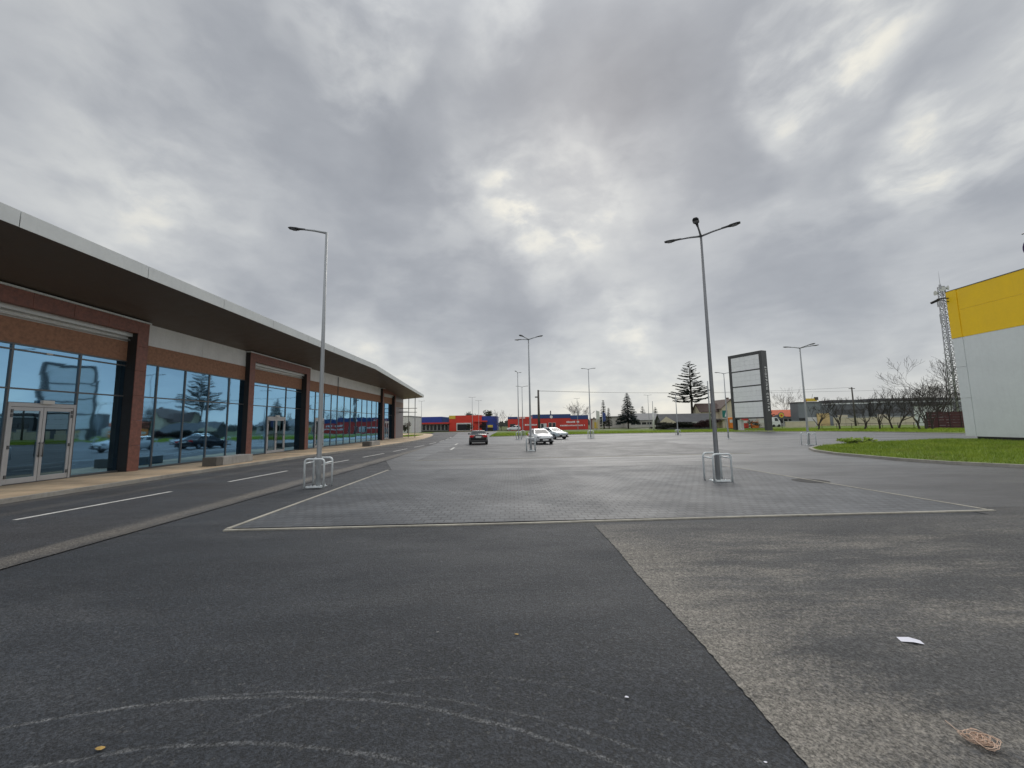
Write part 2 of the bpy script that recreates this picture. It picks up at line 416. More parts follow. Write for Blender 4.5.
def strip(pts, w, z0, z1, mb):
    """a run of flush edging or kerb stones along a polyline"""
    P = [Vector((x, y, 0)) for x, y in pts]
    L = []; Rr = []
    for i, p in enumerate(P):
        a = P[max(0, i-1)]; b = P[min(len(P)-1, i+1)]
        t = (b-a).normalized(); n = Vector((-t.y, t.x, 0))
        L.append(p + n*w/2); Rr.append(p - n*w/2)
    for i in range(len(P)-1):
        q = [(Rr[i].x, Rr[i].y), (Rr[i+1].x, Rr[i+1].y), (L[i+1].x, L[i+1].y), (L[i].x, L[i].y)]
        mb.prism(q, z0, z1)
    return mb

e = MB()
strip([(-5.48,7.5),(0,7.63),(5,7.86),(9.66,8.)], .07, -.05, .012, e)
strip([(-5.48,7.58),(-5.45,12),(-5.44,17.)], .09, -.05, .013, e)
strip([(9.6,8.08),(9.25,12),(8.95,15.4),(8.63,16.9)], .07, -.05, .012, e)
e.build('paving_edge', M['edging'])['kind'] = 'structure'
e = MB()
strip([(-5.36,21.33),(13.55,22.33)], .12, -.05, .008, e)
e.build('paving_edge_beyond', M['edging'])['kind'] = 'structure'

def arcpts(c, r, a0, a1, n):
    return [(c[0]+r*math.cos(R(a0+(a1-a0)*i/n)), c[1]+r*math.sin(R(a0+(a1-a0)*i/n))) for i in range(n+1)]

# sidewalk before the shops with its kerb
kerb_line = [(-13.78,-40),(-13.78,10),(-13.75,18),(-13.4,24),(-12.75,29),(-12.3,34),(-11.95,40),(-11.8,46),(-12.1,53),(-12.9,60),(-13.9,67),(-15.4,75),(-17.2,82),(-19.6,86.5),(-23,89.5),(-30,92)]
MB().prism([(-60,-40)]+[(x-.06, y) for x, y in kerb_line]+[(-60,95)], -.05, .115).build('sidewalk', M['sidewalk'])['kind'] = 'structure'
strip(kerb_line, .13, -.05, .128, MB()).build('kerb', M['kerb'])['kind'] = 'structure'

# centre dashes and the other painted marks
dash = MB().box(-.06, .06, -1.65, 1.65, 0, .004).build('road_marking', M['white_line'])
dash['kind'] = 'structure'
for i, (x, y, ang, sx, sy) in enumerate([(-10.75,10.4,9,1.,1.07), (-10.15,15.75,7.5,1.,.98), (-9.62,20.9,10,1,.95), (-9.2,25.8,9,1,.95), (-8.9,30.8,6,1,.95), (-8.65,36,4,1,1),
        (-8.55,41.5,1,1,1), (-8.6,47,-2,1,1), (-8.9,52.6,-5,1,1), (-9.6,60,-9,1,1),
        (-4.9,31.5,-6,1.5,.9), (-5.6,38.5,-6,1.5,.9), (-4.9,44.5,-8,1.6,.8)]):
    o = dash if i == 0 else dash.copy()
    if i: COL.objects.link(o)
    o.location = (x, y, .006); o.rotation_euler = (0, 0, R(-ang*.55)); o.scale = (sx, sy, 1)
# verge, islands
verge = [(-3.6,59.2),(4,61.8),(14.4,64.2),(22,64.4),(30,63.2),(39,60.4),(46,56.2),(48.2,50),(49,42),(53,33),(60,29.5),(150,29.5),(150,98.9),(-3.9,98.9)]
MB().prism(verge, -.02, .05).build('verge', M['grassbase'])['kind'] = 'structure'
strip(verge[:11], .14, -.05, .075, MB()).build('verge_kerb', M['kerb'])['kind'] = 'structure'
island = [(16.6,18.5),(17.0,20.5),(17.6,22.6),(18.5,24.4),(20.2,26.),(22.5,27.2),(27,28.8),(33.9,30.2),(60,30.4),(60,6),(24,9.5),(20.2,12.3),(18.0,14.2),(16.85,16.4)]
island = [(17.0,17.2),(16.95,20.5),(17.5,22.6),(18.5,24.3),(20.2,25.9),(22.5,27.1),(27,28.6),(33.9,30.2),(60,30.4),(60,4),(26,8.6),(20.8,11.9),(18.6,14.0),(17.4,15.7)]
def isl_h(x, y):
    d = min(1., max(0., (x-17.2)/12.)); return .10 + .06*d*d*(3-2*d)
# mounded island surface as a small grid clipped to the outline
def inside(p, poly):
    x, y = p; c = False; n = len(poly); j = n-1
    for i in range(n):
        xi, yi = poly[i]; xj, yj = poly[j]
        if (yi > y) != (yj > y) and x < (xj-xi)*(y-yi)/(yj-yi)+xi: c = not c
        j = i
    return c
m_ = MB()
cx, cy = 40, 18
ring0 = island
for k in range(6):
    t0 = k/6; t1 = (k+1)/6
    a = [(cx+(x-cx)*(1-t0), cy+(y-cy)*(1-t0)) for x, y in ring0]
    b = [(cx+(x-cx)*(1-t1), cy+(y-cy)*(1-t1)) for x, y in ring0]
    for i in range(len(a)):
        j = (i+1) % len(a)
        m_.add([(*a[i], isl_h(*a[i])), (*a[j], isl_h(*a[j])), (*b[j], isl_h(*b[j])), (*b[i], isl_h(*b[i]))], [(0,3,2,1)])
m_.build('grass_island', M['grassbase'])['kind'] = 'structure'
strip([island[9],island[10],island[11],island[12],island[13],island[0],island[1],island[2],island[3],island[4],island[5],island[6],island[7],island[8]], .16, -.05, .115, MB()).build('island_kerb', M['kerb'])['kind'] = 'structure'

def grass(name, region, n, hfun, hmin, hmax, w, mat, label, zf, bias=None):
    xs = [p[0] for p in region]; ys = [p[1] for p in region]
    vs = []; fs = []; k = 0
    while k < n:
        x = random.uniform(min(xs), max(xs)); y = random.uniform(min(ys), max(ys))
        if not inside((x, y), region): continue
        if bias and random.random() > bias(x, y): continue
        cl = .5 + .5*mnoise.noise(Vector((x*.55, y*.55, 3)))
        if random.random() > .35+.75*cl: continue
        h = random.uniform(hmin, hmax)*(.55+.75*cl); a = random.uniform(0, 2*PI); ww = w*random.uniform(.6, 1.4)
        dx, dy = math.cos(a)*ww, math.sin(a)*ww
        lx, ly = random.gauss(0, h*.45), random.gauss(0, h*.45)
        z = zf(x, y); b = len(vs)
        vs += [(x-dx, y-dy, z-.02), (x+dx, y+dy, z-.02), (x+lx, y+ly, z+h)]
        fs.append((b, b+1, b+2)); k += 1
    mb = MB(); mb.v = vs; mb.f = fs; mb.m = [0]*len(fs); mb.s = [False]*len(fs)
    o = mb.build(name, mat); tag(o, label, 'grass', kind='stuff')
    return o
isl_vis = [p for p in island[:8]] + [(33.9,22),(33.9,9.),(26,8.7)] + island[10:]
isl_in = [(cx+(x-cx)*.99, cy+(y-cy)*.985) for x, y in isl_vis]
grass('grass', isl_in, 60000, None, .06, .19, .011, M['blade'], 'bright green rough grass on the kerbed island before the yellow building', isl_h)
vv = [(x, y+.25) for x, y in verge[:8]] + [(56,42),(66,48),(66,66),(50,75),(20,76),(-3.4,76)]
grass('grass', vv, 45000, None, .08, .26, .035, M['blade_far'], 'long green grass strip along the far edge of the car park', lambda x, y: .05)
gb = [(-17.4,64),(-16.6,66),(-17.4,76),(-20.5,76),(-20,64)]
sheet('planting_bed', gb, .125, M['grassbase'])
grass('grass', gb, 2500, None, .06, .16, .02, M['blade_far'], 'small grass patch on the tan pavement past the end of the shops', lambda x, y: .125)
# low grass rise left of the far road
sheet('verge_beyond', [(-60,92.2),(-30,92.2),(-22,90.2),(-19,92),(-20,98.8),(-60,98.8)], .118, M['grassbase'])

# far wood on the horizon: reads as one mass
mb = MB()
for i in range(2600):
    x = random.uniform(-420, 520); y = random.uniform(300, 360)
    top = 3.2 + 3.0*(.5+.5*mnoise.noise(Vector((x*.03, 0, 0)))) + 2*mnoise.noise(Vector((x*.15, 5, 0)))
    z = random.uniform(0, max(.6, top)); r = random.uniform(.8, 2.2)
    a = random.uniform(0, PI)
    mb.add([(x-r, y, z-r*.7), (x+r*.9, y+random.uniform(-1,1), z-r*.6), (x+r*.3*math.cos(a), y, z+r)], [(0,1,2)])
mb.box(-420, 520, 362, 364, -1, 3.4)
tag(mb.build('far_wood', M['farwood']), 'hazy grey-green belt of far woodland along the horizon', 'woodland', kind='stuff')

# ------------------------------------------------------------------ the shop building on the left
XF, XE, XP = -17.2, -17.34, -16.9
YB0, YB1 = -14., 60.7
B = thing('retail_building', 'long low retail building with wide overhanging canopy, red portals and blue-tinted glass front', 'building', (-17.2, 0, .115))
ox, oz = -17.2, .115
def bb(): return MB()
def bparts(mb, name, mat, bevel=0, parent=None):
    mb.v = [(x-ox, y, z-oz) for x, y, z in mb.v] if parent is None else [(x-ox, y, z-oz) for x, y, z in mb.v]
    return mb.build(name, mat, parent or B, bevel=bevel)
portals = [(10.15,17.62), (24.6,32.05), (50.2,55.9)]
segs = [(YB0, 10.15), (17.62, 24.6), (32.05, 50.2)]
GT = 5.02
# interior
bparts(MB().box(-27, -26.9, YB0, YB1, .12, 7), 'back_wall', M['int_wall'])
bparts(MB().box(-26.9, -17.7, YB0, YB1-.3, .118, .13), 'floor', M['int_floor'])
bparts(MB().box(-26.9, -17.75, YB0, YB1-.3, 5.6, 5.7), 'ceiling', M['int_wall'])
bparts(MB().box(-26.9, -17.3, 37.7, 37.85, .13, 5.6), 'inner_wall', M['int_wall'])
for y in (6.3, 18.9, 31.5, 44.1):
    bparts(MB().tube([(-19.9, y, .12), (-19.9, y, 5.6)], .36, 20), 'column', M['int_col'])
# upper wall bands, panelled
w = MB(); bnd = MB()
for (a, b_) in segs:
    n = max(1, round((b_-a)/2.9)); d = (b_-a)/n
    for i in range(n):
        w.box(XF-.12, XF+.002, a+i*d+.006, a+(i+1)*d-.006, 5.9, 7.2)
        bnd.box(XF-.12, XF+.012, a+i*d+.006, a+(i+1)*d-.006, GT, 5.893)
    w.box(XF-.14, XF-.02, a, b_, 5.0, 7.2)
for (a, b_) in portals:
    w.box(XE-.12, XE+.0, a+.3, b_-.3, 5.9, 7.2); bnd.box(XE-.12, XE+.014, a+.3, b_-.3, GT, 5.893)
bparts(w, 'white_wall', M['white_band']); bparts(bnd, 'brown_wall', M['brown_band'])
for (a, b_) in portals:
    t = MB()
    t.tube([(XE+.1, a+.3, 5.97), (XE+.1, b_-.3, 5.97)], .035, 8)
    t.box(XE+.01, XE+.2, a+.3, b_-.3, 6.12, 6.3)
    bparts(t, 'shutter_rail', M['fascia'])
# end wall
e = MB(); e2 = MB()
for i in range(3):
    y0 = 55.9+i*1.6
    e.box(XF-.12, XF+.004, y0+.005, min(y0+1.595, YB1), .13, 4.7); e.box(XF-.12, XF+.004, y0+.005, min(y0+1.595, YB1), 5.5, 7.)
    e2.box(XF-.12, XF+.01, y0+.005, min(y0+1.595, YB1), 4.7, 5.5)
e.box(-60, XF-.02, YB1-.2, YB1-.02, .12, 7.)
bparts(MB().box(-60, XF-.02, YB0, YB0+.2, .12, 7.), 'near_wall', M['clad_end'])
bparts(e, 'end_wall', M['clad_end']); bparts(e2, 'end_wall_stripe', pm('end_stripe', (.25,.17,.135), .6))
# portals
for (a, b_) in portals:
    p = MB(); cw = .52; zt = 6.82; zb = 6.28
    def stones(x0, x1, y0, y1, z0, z1, ax, step):
        n = max(1, round(((z1-z0) if ax == 'z' else (y1-y0))/step)); d = ((z1-z0) if ax == 'z' else (y1-y0))/n
        for i in range(n):
            if ax == 'z': p.box(x0, x1, y0, y1, z0+i*d+.003, z0+(i+1)*d-.003)
            else: p.box(x0, x1, y0+i*d+.003, y0+(i+1)*d-.003, z0, z1)
    stones(XE-.05, XP, a, a+cw, .12, zt, 'z', 1.2); stones(XE-.05, XP, b_-cw, b_, .12, zt, 'z', 1.2)
    stones(XE+.2, XP, a+cw+.003, b_-cw-.003, zb, zt, 'y', 1.25)
    bparts(p, 'portal_frame', M['portal'], .008)
    bparts(MB().box(XE-.04, XP-.02, b_-cw-.012, b_-cw-.004, .12, zb), 'reveal_shade', M['dark_trim'])  # dark sheet standing in for the shade on the portal's inner side
    bparts(MB().box(XE-.04, XP+.003, a-.01, a-.003, .12, zt), 'side_shade', M['dark_trim'])  # shade of the portal's outer side, put in as a dark sheet
    bparts(MB().box(XE+.1, XP+.05, a-.05, b_+.05, zt, zt+.07), 'portal_cap', M['fascia'])
# canopy: soffit, fascia, roof top
FX = -13.72
def fz(y):  # underside of the fascia
    return 7.62 if y <= 38.4 else 7.62 + (6.25-7.62)*(y-38.4)/(59.6-38.4)
WZ = 6.84
s_ = MB()
ys = [YB0, -8., -2.5, 3.0, 8.5, 14., 19.5, 25., 30.5, 36., 38.4]
for i in range(len(ys)-1):
    a, b_ = ys[i]+.008, ys[i+1]-.008
    s_.quad((FX, a, 7.62), (FX, b_, 7.62), (XF-.3, b_, WZ), (XF-.3, a, WZ))
s_.tri((FX, 38.41, 7.62), (XF-.3, 51.8, WZ), (XF-.3, 38.41, WZ))
s_.quad((FX, 38.42, 7.62), (FX, 59.6, 6.25), (XF-.3, 60.9, 6.05), (XF-.3, 51.82, WZ))
s_.quad((FX, YB0, 7.66), (FX, 38.5, 7.66), (XF-.3, 38.5, WZ+.04), (XF-.3, YB0, WZ+.04))
bparts(s_, 'canopy_soffit', M['soffit'])
f_ = MB()
jo = [YB0] + [14.05-3.82*k for k in range(7, -1, -1) if 14.05-3.82*k > YB0+1] + [17.9, 21.7, 25.5, 29.3, 33.1, 36.9, 38.4, 41, 44.8, 48.6, 52.4, 56.2, 59.6]
FH = .47
for i in range(len(jo)-1):
    a, b_ = jo[i]+.012, jo[i+1]-.012
    if abs(jo[i]-38.4) < .01: a -= .012
    if abs(jo[i+1]-38.4) < .01: b_ += .012
    z0, z1 = fz(a), fz(b_)
    h0 = FH if a < 38.4 else FH-.1*(a-38.4)/21; h1 = FH if b_ < 38.5 else FH-.1*(b_-38.4)/21
    x1 = FX+.02; x0 = FX-.03
    f_.add([(x0,a,z0),(x1,a,z0),(x1,b_,z1),(x0,b_,z1),(x0,a,z0+h0),(x1,a,z0+h0),(x1,b_,z1+h1),(x0,b_,z1+h1)],
           [(0,3,2,1),(4,5,6,7),(0,1,5,4),(1,2,6,5),(2,3,7,6),(3,0,4,7)])
f_.quad((FX, 59.6, 6.25), (XF-.3, 60.95, 6.05), (XF-.3, 60.95, 6.35), (FX, 59.6, 6.62))
bparts(f_, 'canopy_fascia', M['fascia'])
bparts(MB().quad((FX-.04, YB0, 7.98), (FX-.04, 38.4, 7.98), (-60, 38.4, 7.4), (-60, YB0, 7.4)).quad((FX-.04, 38.4, 7.98), (FX-.04, 59.6, 6.5), (-60, 60.8, 6.4), (-60, 38.4, 7.4)), 'roof', M['roof_grey'])
# glazing
def glazing(a, b_, xg, ym, rails, skip=None, top=GT):
    fr = MB(); ed = [a] + ym + [b_]
    for y in ed[1:-1]:
        z0 = .13
        fr.box(xg-.05, xg+.045, y-.03, y+.03, z0, top)
    fr.box(xg-.05, xg+.05, a, b_, top-.05, top+.0); fr.box(xg-.05, xg+.05, a, b_, .12, .2)
    for z in rails: fr.box(xg-.045, xg+.035, a, b_, z-.028, z+.028)
    o = bparts(fr, 'window_frame', M['mullion'])
    for i in range(len(ed)-1):
        zl = .16
        if skip and skip[0]-.05 < (ed[i]+ed[i+1])/2 < skip[1]+.05: zl = skip[2]
        zz = [zl] + [z for z in rails if z > zl+.2] + [top-.03]
        p = MB()
        for j in range(len(zz)-1):
            dx = random.uniform(-.004, .004); dx2 = random.uniform(-.004, .004)
            p.quad((xg+dx, ed[i]+.02, zz[j]), (xg+dx2, ed[i+1]-.02, zz[j]), (xg+dx2+random.uniform(-.003,.003), ed[i+1]-.02, zz[j+1]), (xg+dx, ed[i]+.02, zz[j+1]))
        bparts(p, 'pane', M['glass'], parent=o)
    return o
def doors(y0, y1, xg, h):
    fr = MB(); t = .07
    ymid = (y0+y1)/2
    fr.box(xg-.04, xg+.075, y0, y0+t, .13, h); fr.box(xg-.04, xg+.075, y1-t, y1, .13, h); fr.box(xg-.04, xg+.075, y0+t, y1-t, h-.14, h)
    d = bparts(fr, 'door', M['door_alu'], .006)
    for (a, b_) in ((y0+t+.01, ymid-.008), (ymid+.008, y1-t-.01)):
        lf = MB(); st = .085
        lf.box(xg-.02, xg+.055, a, a+st, .15, h-.15); lf.box(xg-.02, xg+.055, b_-st, b_, .15, h-.15)
        lf.box(xg-.02, xg+.055, a+st, b_-st, .15, .33); lf.box(xg-.02, xg+.055, a+st, b_-st, h-.28, h-.15)
        bparts(lf, 'door_leaf', M['door_alu'], .005, parent=d)
        bparts(MB().quad((xg+.02, a+st, .33), (xg+.02, b_-st, .33), (xg+.02, b_-st, h-.28), (xg+.02, a+st, h-.28)), 'pane', M['door_glass'], parent=d)
        hy = b_-.05 if b_ < ymid else a+.05
        bparts(MB().tube([(xg+.1, hy, 1.0), (xg+.1, hy, 1.55)], .017, 8).tube([(xg+.05, hy, 1.05), (xg+.1, hy, 1.05)], .012, 6).tube([(xg+.05, hy, 1.5), (xg+.1, hy, 1.5)], .012, 6), 'handle', M['mullion'], parent=d)
        side = a+.04 if b_ < ymid else b_-.04
        for z in (.4, 1.4, h-.45, h-.3): bparts(MB().box(xg+.05, xg+.08, side-.03, side+.03, z-.06, z+.06), 'hinge', M['mullion'], parent=d)
    return d
# entrance nearest the camera
glazing(portals[0][0]+.52, portals[0][1]-.52, XE, [13.14, 15.26], [3.44, 4.8], (13.14, 15.26, 2.97))
doors(13.17, 15.23, XE, 2.95)
bparts(MB().box(XE+.05, XE+.17, 14.06, 14.42, 2.93, 3.06), 'door_sensor', M['offwhite'])
bparts(MB().box(XE+.035, XE+.06, 14.1, 14.3, 4.77, 4.83), 'latch', M['offwhite'])
glazing(YB0+.2, 10.15, XF, [-12+1.55*k for k in range(14)], [3.45])
glazing(17.62, 24.6, XF, [18.5, 20.1, 21.7, 23.25], [3.45])
a, b_ = portals[1]
glazing(a+.52, b_-.52, XE, [27.2, 29.4], [3.44, 4.8], (27.2, 29.4, 2.75))
doors(27.23, 29.37, XE, 2.72)
bparts(MB().box(XE+.05, XE+.17, 28.1, 28.5, 2.7, 2.83), 'door_sensor', M['offwhite'])
m3 = [33.55, 35.15, 36.5, 37.78] + [37.78+1.55*k for k in range(1, 8)]
glazing(32.05, 50.2, XF, m3, [3.45], (33.55, 35.15, 2.75))
doors(33.58, 35.12, XF, 2.72)
a, b_ = portals[2]
glazing(a+.52, b_-.52, XE, [52.2, 54.], [3.44], (52.2, 54., 2.6))
doors(52.23, 53.97, XE, 2.58)
bparts(MB().tube([(XF+.05, 37.78, 5.05), (XF+.05, 37.78, 6.8)], .03, 8), 'drainpipe', M['mullion'])
# canopy end post and its service frame
for q in ((-14.9, 59.0), (-16.2, 60.2)): bparts(MB().tube([(*q, .12), (*q, 6.2)], .055, 10), 'canopy_post', M['galv'])
bparts(MB().box(-17.2, -14.5, 58.55, 58.65, 3.9, 3.98).box(-17.2, -14.5, 58.55, 58.65, 4.5, 4.58).box(-17.2, -15.9, 58.5, 58.7, 4.0, 4.06), 'service_rail', M['mullion'])

# concrete benches on the sidewalk
def bench(name, label, x, y, L, rz):
    t = thing(name, label, 'bench', (x, y, .115), R(rz), 'concrete blocks on the shop pavement')
    MB().box(-.75, 0, .42, L, 0, .40).build('seat_block', M['concrete'], t, bevel=.02)
    MB().box(-.72, -.02, 0, .40, 0, .42).build('end_block', pm('dark_concrete', (.12,.115,.105), .85, var=.2, bump=.3), t, bevel=.02)
    return t
bench('concrete_bench', 'pale concrete bench block with dark end before the window left of the second portal', -14.35, 18.9, 2.6, 0)
bench('concrete_bench', 'small concrete block with dark end on the pavement before the third, far portal', -12.95, 35.2, 2.3, -3)

# ------------------------------------------------------------------ street lamps
def lamp(x, y, h, arms, label, name='street_lamp', thick=1., head=.44, mat=None, group='lamp posts of the car park', alen=.72, rise=.07, far=False):
    t = thing(name, label, 'street lamp', (x, y, 0), 0, group)
    pm_ = mat or M['galv']
    MB().tube([(0,0,0), (0,0,.5), (0,0,h*.5), (0,0,h)], [.084*thick, .08*thick, .06*thick, .04*thick], 6 if far else 14).build('pole', pm_, t)
    if not far:
        bp = MB().box(-.2, .2, -.2, .2, 0, .025)
        for sx in (-.15, .15):
            for sy in (-.15, .15): bp.tube([(sx, sy, .02), (sx, sy, .075)], .016, 6)
        bp.build('base_plate', M['galv_light'], t)
        MB().box(-.035, .035, -.095, -.075, .55, .95).build('access_door', pm_, t)
    for ang in arms:
        c, s = math.cos(R(ang)), math.sin(R(ang))
        L = alen
        a = MB().tube([(0, 0, h-.02), (c*.12, s*.12, h+.0), (c*L*.5, s*L*.5, h+rise*.55), (c*L, s*L, h+rise)], [.042*thick, .036*thick, .032*thick, .028*thick], 6 if far else 10).build('arm', pm_, t)
        hd = MB()
        # flat LED head: tapered slab with a shallow neck
        u = Vector((c, s, .07)).normalized(); v = Vector((-s, c, 0)); n = u.cross(v)
        def P(a_, b_, c_): return Vector((c*L, s*L, h+rise)) + u*a_ + v*b_ + n*c_
        secs = [(-.1, .045, .045), (.08, .06, .05), (.16, .13, .05), (head*.8, .14, .045), (head, .09, .03)]
        vs = []; fs = []
        for (q, w_, th) in secs:
            w_ *= thick*.72; th *= .6
            vs += [P(q,-w_,-th*.6), P(q,w_,-th*.6), P(q,w_,th*.5), P(q,w_*.6,th), P(q,-w_*.6,th), P(q,-w_,th*.5)]
        for i in range(len(secs)-1):
            for j in range(6):
                fs.append((i*6+j, i*6+(j+1) % 6, (i+1)*6+(j+1) % 6, (i+1)*6+j))
        fs += [(5,4,3,2,1,0), tuple(24+j for j in range(6))]
        hd.add(vs, fs)
        ho = hd.build('lamp_head', M['lamp_head'], a)
        if not far:
            MB().quad(P(.2,-.1*thick,-.032), P(head*.78,-.1*thick,-.029), P(head*.78,.1*thick,-.029), P(.2,.1*thick,-.032)).build('lamp_lens', M['led'], a)
    return t
T3 = (236, 326, 146)
lamp(-6.27, 12.6, 8.55, (184,), 'tall grey single-arm lamp post nearest the shop front', alen=.82, rise=.1)
lamp(6.45, 12.4, 8.1, T3, 'tall grey three-armed lamp post on the paved bays, nearest on the right', thick=.9, mat=M['pole_dark'])
lamp(1.24, 27.25, 7.95, T3, 'grey three-armed lamp post standing just left of the white cars')
lamp(.72, 47.5, 8.25, (60, 250), 'slim lamp post with short arms seen between the black and white cars', alen=.5, head=.4, thick=.95)
lamp(1.45, 56.3, 7.3, (350, 190), 'lamp post with two level arms just behind the slim short-armed one', alen=.5, far=True)
lamp(9.55, 47.6, 8.55, (355, 175), 'two-armed lamp post before the right end of the red building', alen=.5, head=.4)
lamp(22.6, 53.2, 5.6, (350, 190), 'low two-armed lamp post before the big open conifer', alen=.4, far=True)
lamp(22.5, 40.6, 6.85, (350, 190), 'two-armed lamp post just left of the pylon sign', alen=.6, thick=.9)
lamp(21.6, 28.45, 7.2, (282, 176, 335), 'three-armed lamp post right of the pylon sign by the grass island tip')
lamp(-23.7, 100.5, 8.2, (0, 180), 'far lamp post at the left end of the blue and red shop', alen=.4, far=True, group='lamp posts along the far road')
lamp(-9.8, 94., 8.5, (0, 180), 'far lamp post before the orange-red shop front, taller of the close pair', alen=.45, far=True, group='lamp posts along the far road')
lamp(-9.1, 104., 8.3, (0, 180), 'far lamp post before the orange-red shop front, shorter of the close pair', alen=.45, far=True, group='lamp posts along the far road')
lamp(16.9, 100.5, 8.2, (0, 180), 'far lamp post rising behind the right half of the red building', alen=.4, far=True, group='lamp posts along the far road')
lamp(34.2, 97., 8.5, (0, 180), 'far lamp post standing before the long grey roof', alen=.6, far=True, group='lamp posts along the far road')

def hoop(w, h, y, r=.03, bend=.1, n=5):
    pts = [(-w/2, y, 0), (-w/2, y, h-bend)]
    for k in range(1, n+1):
        a = PI - PI/2*k/n; pts.append((-w/2+bend+bend*math.cos(a), y, h-bend+bend*math.sin(a)))
    pts.append((w/2-bend, y, h))
    for k in range(1, n+1):
        a = PI/2 - PI/2*k/n; pts.append((w/2-bend+bend*math.cos(a), y, h-bend+bend*math.sin(a)))
    pts.append((w/2, y, 0))
    return pts
def guard(label, x, y, w=.6, h=.9):
    t = thing('hoop_guard', label, 'hoop guard', (x, y, .004), R(2), 'steel hoop guards round the lamp posts')
    for yy in (-w/2, w/2):
        MB().tube(hoop(w, h, yy), .031, 12).build('hoop', M['galv_light'], t)
    for sx in (-w/2, w/2):
        MB().tube([(sx, -w/2, h-.13), (sx, w/2, h-.13)], .024, 8).build('side_rail', M['galv_light'], t)
    MB().box(-w/2+.06, w/2-.06, -w/2-.035, -w/2+.035, .02, .07).build('foot_bar', M['galv_light'], t)
    return t
G0 = guard('bright galvanised hoop guard round the lamp post nearest the shops', -6.27, 12.6)
for lab, x, y, s in [('galvanised hoop guard round the big dark three-armed lamp on the pavers', 6.45, 12.4, .95),
                  ('hoop guard at the lamp post just left of the white cars', 1.24, 27.25, 1.), ('hoop guard at the slim lamp between the black and white cars', .72, 47.5, 1.),
                  ('small far hoop guard at the level-armed lamp behind the slim lamp', 1.45, 56.3, 1.), ('hoop guard at the lamp before the right end of the red building', 9.55, 47.6, 1.),
                  ('low hoop guard at the lamp before the big open conifer', 22.6, 53.2, .8), ('hoop guard at the lamp by the grass island tip', 21.6, 28.45, 1.)]:
    c = copy_tree(G0); c.location = (x, y, .004); c['label'] = lab; c.scale = (s, s, s)

